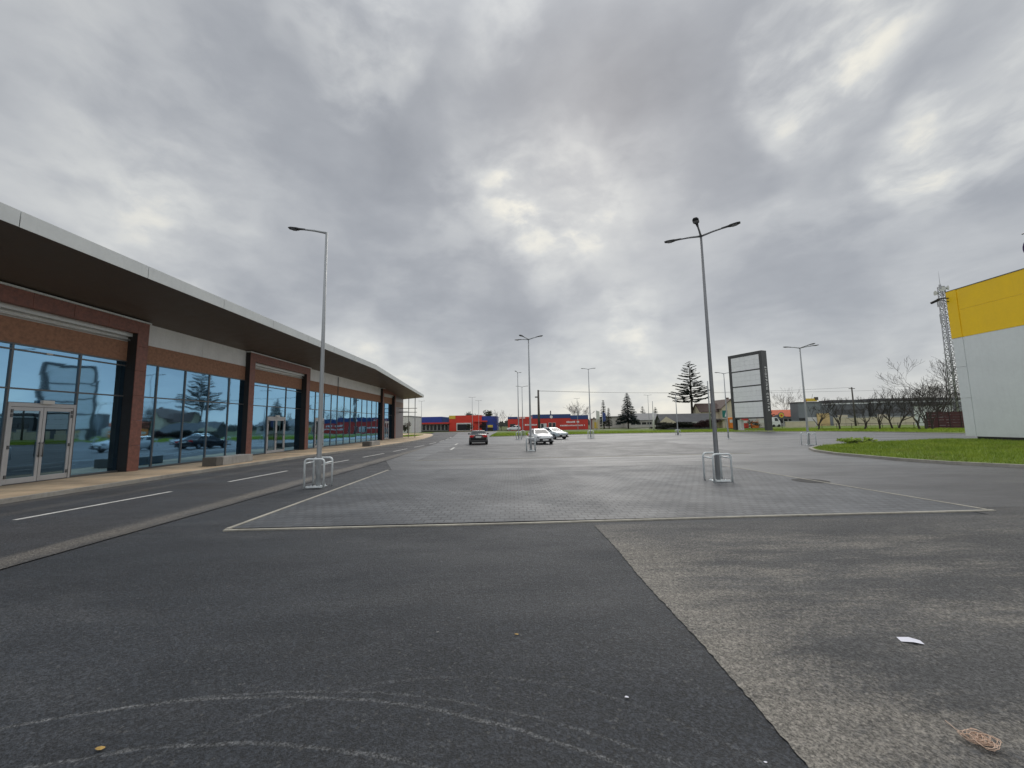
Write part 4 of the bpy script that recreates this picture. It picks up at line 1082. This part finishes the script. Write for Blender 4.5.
def gable(name, label, x, y, L, D, hw, hr, wall, roof, ridge='x', rz=0, over=.35):
    o = bld(name, label, x, y, 'house', rz)
    mb = MB().box(0, L, 0, D, 0, hw)
    r = MB()
    if ridge == 'x':
        mb.add([(0,0,hw),(0,D,hw),(0,D/2,hr)], [(0,2,1)]); mb.add([(L,0,hw),(L,D,hw),(L,D/2,hr)], [(0,1,2)])
        k = over*(hr-hw)/(D/2)
        for s0, s1 in ((-over, D/2), (D+over, D/2)):
            r.add([(-over,s0,hw-k+.02),(L+over,s0,hw-k+.02),(L+over,s1,hr+.02),(-over,s1,hr+.02),(-over,s0,hw-k+.2),(L+over,s0,hw-k+.2),(L+over,s1,hr+.2),(-over,s1,hr+.2)],
                  [(0,1,2,3),(4,5,6,7),(0,1,5,4),(1,2,6,5),(3,0,4,7)])
    else:
        mb.add([(0,0,hw),(L,0,hw),(L/2,0,hr)], [(0,1,2)]); mb.add([(0,D,hw),(L,D,hw),(L/2,D,hr)], [(0,2,1)])
        k = over*(hr-hw)/(L/2)
        for s0, s1 in ((-over, L/2), (L+over, L/2)):
            r.add([(s0,-over,hw-k+.02),(s0,D+over,hw-k+.02),(s1,D+over,hr+.02),(s1,-over,hr+.02),(s0,-over,hw-k+.2),(s0,D+over,hw-k+.2),(s1,D+over,hr+.2),(s1,-over,hr+.2)],
                  [(0,1,2,3),(4,5,6,7),(0,1,5,4),(1,2,6,5),(3,0,4,7)])
    mb.build('wall', wall, o); r.build('roof', roof, o)
    return o
o = bld('pale_house', 'flat-roofed pale house left of the dense spruce', 31.2, 130, 'house')
MB().box(0, 7.4, 0, 9, 0, 3.6).build('wall', M['pale'], o); MB().box(-.3, 7.7, -.3, 9.3, 3.6, 3.9).build('roof', M['roof_grey'], o); win(o, 3.6, 5.2, 1., 2., n=1)
o = gable('long_house', 'long pale house with low grey roof right of the dense spruce', 37.2, 125, 10.5, 9, 2.4, 4.5, M['pale'], M['roof_grey'])
win(o, .8, 9.6, .9, 1.8, n=5); MB().box(2.2, 2.8, 4, 4.6, 3.6, 5.2).build('chimney', M['cream'], o)
o = gable('bungalow', 'low bungalow with wide grey roof and pale gable before the open conifer', 34., 88, 11.4, 4, 1.6, 3.4, M['dark_clad'], M['roof_mid'])
fg = MB().add([(-1.2,-.6,1.35),(3.4,-.6,1.35),(.7,-.6,2.95)], [(0,1,2)]); fg.build('gable', M['cream'], o)
MB().box(3.8, 7.6, -.5, -.3, 1.35, 1.65).build('awning', M['offwhite'], o)
o = gable('beige_house', 'two-storey beige house with dark brown roof behind the right lamp post', 47.2, 97, 4.9, 4, 4.3, 6.1, M['cream'], M['roof_dark'])
win(o, 2., 2.8, 2.7, 3.7); win(o, 4.6, 5.4, 2.7, 3.7)
MB().box(-1.2, 6., -2.2, -.02, 2.1, 2.3).build('porch_roof', M['roof_grey'], o)
o2 = MB().box(4.6, 9.2, -1.4, 6, 0, 4.9).add([(4.6,-1.4,4.9),(9.2,-1.4,4.9),(6.9,-1.4,6.9)], [(0,1,2)]).build('wing', M['cream'], o)
rr = MB()
for s0, s1 in ((4.2, 6.9), (9.6, 6.9)):
    rr.add([(s0,-1.8,4.6),(s0,6.3,4.6),(s1,6.3,7.),(s1,-1.8,7.),(s0,-1.8,4.8),(s0,6.3,4.8),(s1,6.3,7.2),(s1,-1.8,7.2)], [(0,1,2,3),(4,5,6,7),(0,1,5,4),(1,2,6,5),(3,0,4,7)])
rr.build('wing_roof', M['roof_dark'], o); MB().box(7.9, 8.5, 2, 2.6, 6, 7.7).build('chimney', M['roof_dark'], o)
# teal crossing sign
t = thing('teal_sign', 'square teal crossing sign on a post left of the pylon sign', 'sign', (41.2, 75, 0))
MB().box(-.5, .5, -.04, 0, 2.4, 3.8).build('board', M['teal'], t); MB().poly([(-.1,-.05,2.6),(.42,-.05,2.6),(.2,-.05,3.5)]).build('emblem', M['letter'], t)
MB().tube([(0,.05,0), (0,.05,2.5)], .04, 6).build('post', M['galv'], t)
# orange and red goods seen below the pylon sign
for i, (x, y, w_, h, mt, lab) in enumerate([(47.3,84,.9,2.5,'orange','tall orange panel left of the pylon sign leg'), (49.6,85,1.3,1.9,'red_wall2','red rounded crate under the pylon sign'), (51.2,85.4,1.2,2.2,'red_wall','second red crate, paler top, under the pylon sign'),
                                       (53.,85,1.4,1.5,'orange','low orange crate under the right half of the pylon sign'), (55.2,86,1.8,2.2,'pale','pale stack under the right end of the pylon sign')]):
    t = thing('goods_crate', lab, 'crate', (x, y, 0), R(random.uniform(-10,10)), 'bright goods beyond the pylon sign')
    MB().box(-w_/2, w_/2, -.4, .4, .12, h).build('body', M[mt], t, bevel=.12)
    MB().box(-w_/2-.05, w_/2+.05, -.45, .45, 0, .12).build('pallet', M['wood_pole'], t)
    MB().box(-w_/2+.1, w_/2-.1, -.42, -.405, h*.55, h*.8).build('label_panel', M['offwhite'], t)
# right-hand far buildings
o = gable('orange_roof_house', 'low building with long orange tiled roof right of the pylon sign', 73.2, 111, 9.5, 9, 2.6, 4.5, M['offwhite'], M['roof_red'])
MB().add([(.4,-.5,2.3),(7.,-.5,2.2),(2.3,-.5,3.3)], [(0,1,2)]).build('gable', M['grey_clad'], o); win(o, 3, 8.5, .8, 2.0, n=4)
t = thing('white_van', 'white van half hidden beside the pylon sign foot', 'van', (64.6, 95, 0), R(8))
vb = MB().prism([(-1.2,0),(1.2,0),(1.2,2.2),(-1.2,2.2)], .35, 1.4)
vb.add([(-1.2,0,1.4),(1.2,0,1.4),(1.2,2.2,1.4),(-1.2,2.2,1.4),(-1.1,.1,2.4),(.55,.1,2.4),(.55,2.1,2.4),(-1.1,2.1,2.4)], [(0,1,5,4),(1,2,6,5),(2,3,7,6),(3,0,4,7),(4,5,6,7)])
vb.build('body', M['car_white'], t, bevel=.06)
MB().quad((-.3,-.01,1.5),(.75,-.01,1.5),(.45,.07,2.25),(-.3,.07,2.25)).build('side_window', M['car_glass'], t)
for sx in (-.7, .75): MB().tube([(sx,-.03,.35),(sx,.2,.35)], .34, 16).build('wheel', M['tyre'], t)
t = thing('round_sign', 'round yellow sign with red rim on a dark post', 'sign', (55.6, 80, 0))
MB().tube([(0,0,2.75),(0,.08,2.75)], .62, 20).build('rim', M['navy_wall'], t); MB().tube([(0,-.03,2.75),(0,-.005,2.75)], .52, 20).build('disc', M['far_yellow'], t)
MB().tube([(0,-.05,2.7),(0,-.035,2.7)], .2, 12).build('emblem', M['red_wall2'], t); MB().tube([(0,.06,0),(0,.06,2.3)], .05, 6).build('post', M['dark_trim'], t)
t = thing('cream_wall', 'low cream garden wall before the grey flat-roofed building', 'wall', (60.6, 86, 0))
MB().box(0, 6.6, 0, .25, 0, 1.35).build('panel', M['cream'], t); MB().box(-.05, 6.65, -.05, .3, 1.35, 1.45).build('coping', M['offwhite'], t)
o = bld('grey_flat_building', 'grey flat-roofed building with yellow rooftop sign', 77.7, 105)
MB().box(0, 6.6, 0, 3, 0, 6.2).build('wall', M['grey_clad'], o); MB().box(-.15, 6.75, -.15, 3, 6.2, 6.5).build('roof', M['dark_clad'], o)
MB().box(6.6, 9.6, .5, 3, 0, 5.5).build('annex', M['grey_clad'], o)
MB().box(0, 1.6, -.1, -.01, .3, 2.2).build('window', M['win_dark'], o); MB().box(1.7, 4.9, -.2, -.01, 0, 2.3).build('white_lower_wall', M['offwhite'], o); MB().box(4.7, 8.0, -.4, -.21, 0, 3.3).build('yellow_lower_wall', M['cream_yellow'], o)
t = thing('rooftop_sign', 'yellow box sign standing on the grey flat roof', 'sign', (80.3, 105.4, 6.5))
MB().box(0, 3.1, 0, .6, .12, .95).build('box', M['far_yellow'], t, bevel=.05)
MB().box(-.4, .1, -.1, .3, 0, .5).build('base', M['red_wall'], t); MB().box(2.5, 3.4, -.1, .3, .5, 1.3).build('arm', M['wood_pole'], t); MB().tube([(1.7,0,.9),(2.0,0,2.1)], .04, 5).build('aerial', M['dark_trim'], t)
for nm, lab, x, y, L, h in [('industrial_shed', 'dark grey industrial shed with black roof band, the shorter left one', 91., 110, 10.3, 7.1), ('industrial_shed', 'long dark grey industrial shed behind the bare trees, the wider right one', 102.3, 110, 26., 7.3)]:
    o = bld(nm, lab, x, y); o['group'] = 'industrial sheds on the right'
    w_ = MB(); n = int(L/1.2)
    for i in range(n): w_.box(i*L/n+.01, (i+1)*L/n-.01, 0, .2, 0, h-1.2)
    w_.box(0, L, .1, 4, 0, h-1.2); w_.build('wall', M['shed_wall'], o)
    MB().box(-.1, L+.1, -.1, 4.1, h-1.2, h-.85).build('light_band', M['silver_clad'], o)
    MB().box(-.2, L+.2, -.25, 4.2, h-.85, h).build('roof', M['dark_clad'], o)
    win(o, 1, L-1, 3.2, 4.4, n=max(3, int(L/3)), frame=M['dark_clad'])
    MB().box(1.4, 4.2, -.06, -.005, 0, 2.8).build('loading_door', M['cream'], o)
t = thing('yard_wall', 'long cream yard wall behind the row of bare trees', 'wall', (78, 94, 0))
for i in range(9): MB().box(i*2.9, i*2.9+2.8, 0, .2, 0, 1.9 + (.15 if i % 3 == 0 else 0)).build('panel', M['cream'], t)
MB().box(0, 26, -.04, .24, 2.06, 2.14).build('coping', M['offwhite'], t)
t = thing('maroon_fence', 'dark maroon boarded fence behind the bare trees by the store', 'fence', (64.2, 60, 0))
for i in range(7):
    mb = MB()
    for k in range(6): mb.box(i*1.75, i*1.75+1.68, 0, .05, .12+k*.42, .12+k*.42+.405)
    mb.build('board_panel', M['maroon'], t); MB().box(i*1.75-.07, i*1.75, -.03, .09, 0, 2.7).build('post', M['dark_trim'], t)
o = bld('white_shed', 'pale shed roof glimpsed between the big bare tree and the store', 86.2, 80)
MB().box(0, 5, 0, 3, 0, 4.2).build('wall', M['silver_clad'], o); MB().box(-.2, 5.2, -.2, 3.2, 4.2, 4.8).build('roof', M['dark_clad'], o)
# wire fence at the back of the right verge
t = thing('post_fence', 'low post and rail fence behind the right verge trees', 'fence', (53, 66.5, .05), R(-12))
for i in range(9): MB().tube([(i*2.2,0,0),(i*2.2,0,1.0)], .04, 6).build('post', M['wood_pole'], t)
MB().box(0, 17.6, -.02, .02, .85, .92).build('rail', M['wood_pole'], t)

# utility poles and wires
up = thing('utility_pole', 'dark wooden utility pole standing before the red building', 'utility pole', (6.8, 100, 0))
MB().tube([(0,0,0), (0,0,10.6)], [.36,.24], 10).build('pole', M['wood_pole'], up)
MB().box(-.9, -.1, -.1, .1, 8.6, 8.9).build('bracket', M['wood_pole'], up); MB().box(-.3, .35, -.3, .05, 1.7, 2.4).build('meter_box', M['dark_trim'], up)
for z in (10.5, 10.3): MB().sphere((.2, 0, z), .09, 8, 6).build('insulator', M['offwhite'], up)
up2 = thing('utility_pole', 'thin utility pole with crossarm behind the left dark shed trees', 'utility pole', (79.6, 90, 0))
MB().tube([(0,0,0), (0,0,9.1)], [.2,.13], 8).build('pole', M['wood_pole'], up2); MB().box(-.7, .7, -.06, .06, 8.7, 8.85).build('crossarm', M['wood_pole'], up2)
up3 = thing('utility_pole', 'lone concrete-grey pole beside the right lamp post', 'utility pole', (39.8, 78, 0))
MB().tube([(0,0,0), (0,0,9.9)], [.16,.1], 8).build('pole', M['galv'], up3)
def wire(a, b, sag, label, r=.022):
    pts = []
    for i in range(25):
        u = i/24; p = Vector(a).lerp(Vector(b), u); p.z -= sag*4*u*(1-u); pts.append(p)
    tag(MB().tube(pts, r, 4).build('overhead_wire', M['wire']), label, 'wire', 'overhead wires along the far road')
wire((6.9,100,10.45), (79.6,90,9.05), .9, 'upper overhead wire strung from the dark utility pole to the right')
wire((6.9,100,10.25), (150,96,10.2), 1.5, 'lower overhead wire running across to the far right')

# ------------------------------------------------------------------ small things on the ground
o = MB()
o.add([(-.115,-.045,.004),(.0,-.06,.018),(.115,-.05,.006),(.12,.05,.005),(.01,.055,.022),(-.11,.06,.005)], [(0,1,4,5),(1,2,3,4)])
o = o.build('paper_sheet', M['paper'], None, (3.36,3.5,-.003)); o.scale = (.68,.68,.8); o.rotation_euler = (0,0,R(-18)); tag(o, 'small folded white paper lying on the dusty asphalt', 'paper')
rnd = random.Random(3); mb = MB()
for k in range(16):
    pts = []; a0 = rnd.uniform(0, 6.28); r0 = rnd.uniform(.035, .085); cx_, cy_ = rnd.gauss(0,.018), rnd.gauss(0,.014)
    for i in range(22):
        a = a0+i*.42; r = r0*(1+.25*math.sin(i*.9+k))
        pts.append((cx_+r*math.cos(a), cy_+r*.7*math.sin(a), .012+.022*abs(math.sin(i*.6+k))+.003*k))
    mb.tube(pts, .0026, 4)
mb.tube([(-.05,.03,.02),(-.045,.12,.012),(-.02,.2,.008)], .003, 4)
to = mb.build('tangled_strip', M['tape'], None, (2.70,2.46,-.004)); to.scale = (.72,.85,.6)
tag(to, 'tangled pale plastic strip lying at the lower right corner', 'litter')
def bit(name, label, cat, x, y, s, mat, grp=None):
    rnd = random.Random(int(x*100)); mb = MB(); n = 7
    vs = [(s*rnd.uniform(.6,1.1)*math.cos(6.28*i/n), s*.6*rnd.uniform(.6,1.1)*math.sin(6.28*i/n), .004+.3*s*rnd.random()) for i in range(n)]
    mb.add(vs+[(0,0,.35*s)], [(i,(i+1)%n,n) for i in range(n)])
    return tag(mb.build(name, mat, None, (x, y, -.008)), label, cat, grp)
bit('fallen_leaf', 'yellow dry leaf on the dark asphalt at lower left', 'leaf', -2.52, 2.53, .03, M['leaf_y'])
bit('fallen_leaf', 'pale yellow leaf on dark asphalt left of the straight joint', 'leaf', 0., 3.72, .022, M['leaf_y'])
bit('paper_scrap', 'tiny white paper scrap on dark asphalt beside the straight joint', 'litter', .76, 2.89, .02, M['paper'])
bit('paper_scrap', 'tiny white scrap on the asphalt joint at the bottom edge', 'litter', 1.38, 2.36, .012, M['paper'])
bit('pebble', 'small pale pebble on the dark asphalt above the white arcs', 'stone', -.73, 3.78, .018, M['concrete'])
mc = thing('manhole_cover', 'dark round iron manhole cover beside the paved bays', 'manhole cover', (9.12, 12.1, -.004))
MB().tube([(0,0,-.02),(0,0,.012)], .40, 28).build('cover', M['iron'], mc)
rg = MB()
for k in range(36):
    a0, a1 = 2*PI*k/36, 2*PI*(k+1)/36
    rg.quad((.41*math.cos(a0),.41*math.sin(a0),.009), (.48*math.cos(a0),.48*math.sin(a0),.009), (.48*math.cos(a1),.48*math.sin(a1),.009), (.41*math.cos(a1),.41*math.sin(a1),.009))
rg.build('frame_ring', M['iron'], mc)

# ------------------------------------------------------------------ camera
Pp, Rr_ = R(5.93), .0175
f = Vector((0, math.cos(Pp), math.sin(Pp))); r = Vector((1,0,0)); u = Vector((0, -math.sin(Pp), math.cos(Pp)))
r2 = r*math.cos(Rr_) - u*math.sin(Rr_); u2 = u*math.cos(Rr_) + r*math.sin(Rr_)
cd = bpy.data.cameras.new('camera'); cam = bpy.data.objects.new('camera', cd); COL.objects.link(cam)
Mx = Matrix.Identity(4)
for i in range(3): Mx[i][0] = r2[i]; Mx[i][1] = u2[i]; Mx[i][2] = -f[i]
Mx[2][3] = 1.9
cam.matrix_world = Mx
cd.sensor_width = 36; cd.lens = 385/1024*36; cd.clip_start = .05; cd.clip_end = 4000
scn.camera = cam

# ------------------------------------------------------------------ sky and light
W = bpy.data.worlds.new('World'); scn.world = W; W.use_nodes = True
nt = NT(W.node_tree); W.node_tree.nodes.clear()
SUN_EL, SUN_AZ = 40., 14.
sky = nt.n('ShaderNodeTexSky', sky_type='NISHITA', sun_disc=False)
sky.sun_elevation = R(SUN_EL); sky.sun_rotation = R(SUN_AZ)
d0 = nt.n('ShaderNodeTexCoord').outputs['Generated']
warp = nt.noise(d0, 2.8, 4, .55)
wv = nt.vmath('SUBTRACT', warp.outputs['Color'], (.5,.5,.5))
d1 = nt.vmath('NORMALIZE', nt.vmath('ADD', d0, nt.vmath('MULTIPLY', wv, (.34,.34,.26))))
x, y, z = nt.xyz(d0)
ds = nt.mapping(nt.vmath('ADD', d0, nt.vmath('MULTIPLY', wv, (.16,.16,.12))), (1., 1., 1.75))
n1 = nt.noise(ds, 2.6, 8, .50).outputs[0]
n2 = nt.noise(nt.mapping(ds, (1,1,1.15), (.3,.2,.5)), 7.5, 7, .55).outputs[0]
n3 = nt.noise(nt.mapping(d0, (1,1,3.2)), 7.0, 6, .6, .5).outputs[0]
v = nt.math('ADD', nt.math('MULTIPLY', nt.math('SUBTRACT', n1, .5), .85), nt.math('MULTIPLY', nt.math('SUBTRACT', n2, .5), .36))
v = nt.math('ADD', v, nt.math('MULTIPLY', nt.math('SUBTRACT', n3, .5), nt.smooth(z, .12, .4, .4, .1)))
v = nt.math('ADD', v, .495)
brk = nt.smooth(n2, .32, .66, .45, 1.35)
# the big bright gaps and dark banks of this sky: (x, y, z) direction, angular radius, weight
BL = [(-0.286, 0.637, 0.716, 0.108, 0.34), (-0.594, 0.684, 0.424, 0.08, 0.12), (-0.705, 0.622, 0.342, 0.135, 0.16), (-0.594, 0.607, 0.528, 0.135, 0.1), (-0.02, 0.651, 0.758, 0.085, 0.2), (-0.045, 0.86, 0.508, 0.118, 0.2), (-0.287, 0.944, 0.165, 0.085, 0.14), (-0.204, 0.913, 0.353, 0.098, 0.08), (-0.453, 0.617, 0.644, 0.205, -0.12), (-0.445, 0.735, 0.512, 0.219, -0.16), (-0.213, 0.847, 0.486, 0.187, -0.18), (-0.134, 0.709, 0.693, 0.193, -0.12), (-0.103, 0.949, 0.297, 0.152, -0.2), (-0.646, 0.515, 0.563, 0.084, -0.06), (0.501, 0.584, 0.639, 0.105, 0.5), (0.129, 0.85, 0.511, 0.125, 0.22), (0.253, 0.808, 0.532, 0.095, 0.12), (0.706, 0.544, 0.453, 0.09, 0.5), (0.644, 0.648, 0.407, 0.077, 0.14), (0.296, 0.917, 0.267, 0.086, 0.18), (0.531, 0.739, 0.415, 0.066, 0.1), (0.081, 0.893, 0.443, 0.108, 0.18), (0.697, 0.471, 0.541, 0.047, 0.04), (0.129, 0.739, 0.662, 0.151, -0.22), (0.379, 0.675, 0.633, 0.157, -0.18), (0.732, 0.553, 0.397, 0.059, -0.2), (0.057, 0.932, 0.358, 0.124, -0.14), (0.331, 0.738, 0.588, 0.112, -0.1), (0.588, 0.744, 0.317, 0.132, -0.1), (0.656, 0.727, 0.204, 0.118, -0.1), (-0.233, 0.739, 0.632, 0.124, -0.06), (0.223, 0.962, 0.157, 0.142, 0.1), (0.397, 0.745, 0.536, 0.091, -0.05)]
for (dx, dy, dz, rad, amp) in BL:
    c = nt.vmath('DOT_PRODUCT', d1, (dx, dy, dz))
    v = nt.math('MULTIPLY_ADD', nt.math('MULTIPLY', nt.smooth(c, math.cos(rad*1.5), math.cos(rad*.1)), brk if amp > 0 else 1.), amp*(.9 if amp > 0 else .95), v)
hz = nt.smooth(z, .0, .26, .26, 0.)
v = nt.math('ADD', v, hz)
cl = nt.ramp(v, [(.02, (.268,.282,.308)), (.28, (.345,.36,.385)), (.5, (.45,.464,.480)), (.74, (.575,.585,.58)), (1., (.80,.775,.69))])
hi = nt.math('MULTIPLY', nt.smooth(z, .68, 1., 1., 1.7), nt.smooth(y, .25, -.35, 1., 1.55))  # added sky brightness overhead and behind the camera, to light the building fronts
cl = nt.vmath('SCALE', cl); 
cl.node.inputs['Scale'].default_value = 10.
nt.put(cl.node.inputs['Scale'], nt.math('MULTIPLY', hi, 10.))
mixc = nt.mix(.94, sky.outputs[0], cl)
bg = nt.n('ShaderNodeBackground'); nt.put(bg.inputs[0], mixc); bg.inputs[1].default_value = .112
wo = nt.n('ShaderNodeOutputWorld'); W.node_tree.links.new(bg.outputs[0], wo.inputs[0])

sd = bpy.data.lights.new('sun', 'SUN'); sd.energy = 1.3; sd.angle = R(30); sd.color = (1., .955, .89)
so = bpy.data.objects.new('sun', sd); COL.objects.link(so)
sdir = Vector((math.sin(R(SUN_AZ))*math.cos(R(SUN_EL)), math.cos(R(SUN_AZ))*math.cos(R(SUN_EL)), math.sin(R(SUN_EL))))
so.rotation_euler = (-sdir).to_track_quat('-Z', 'Y').to_euler(); so.location = (0, 0, 60)

scn.view_settings.view_transform = 'Standard'; scn.view_settings.look = 'None'; scn.view_settings.exposure = 0
scn.cycles.max_bounces = 8; scn.cycles.transparent_max_bounces = 12
scn.cycles.use_denoising = True
try:
    scn.cycles.denoising_prefilter = 'ACCURATE'; scn.cycles.denoising_input_passes = 'RGB_ALBEDO_NORMAL'
except Exception: pass
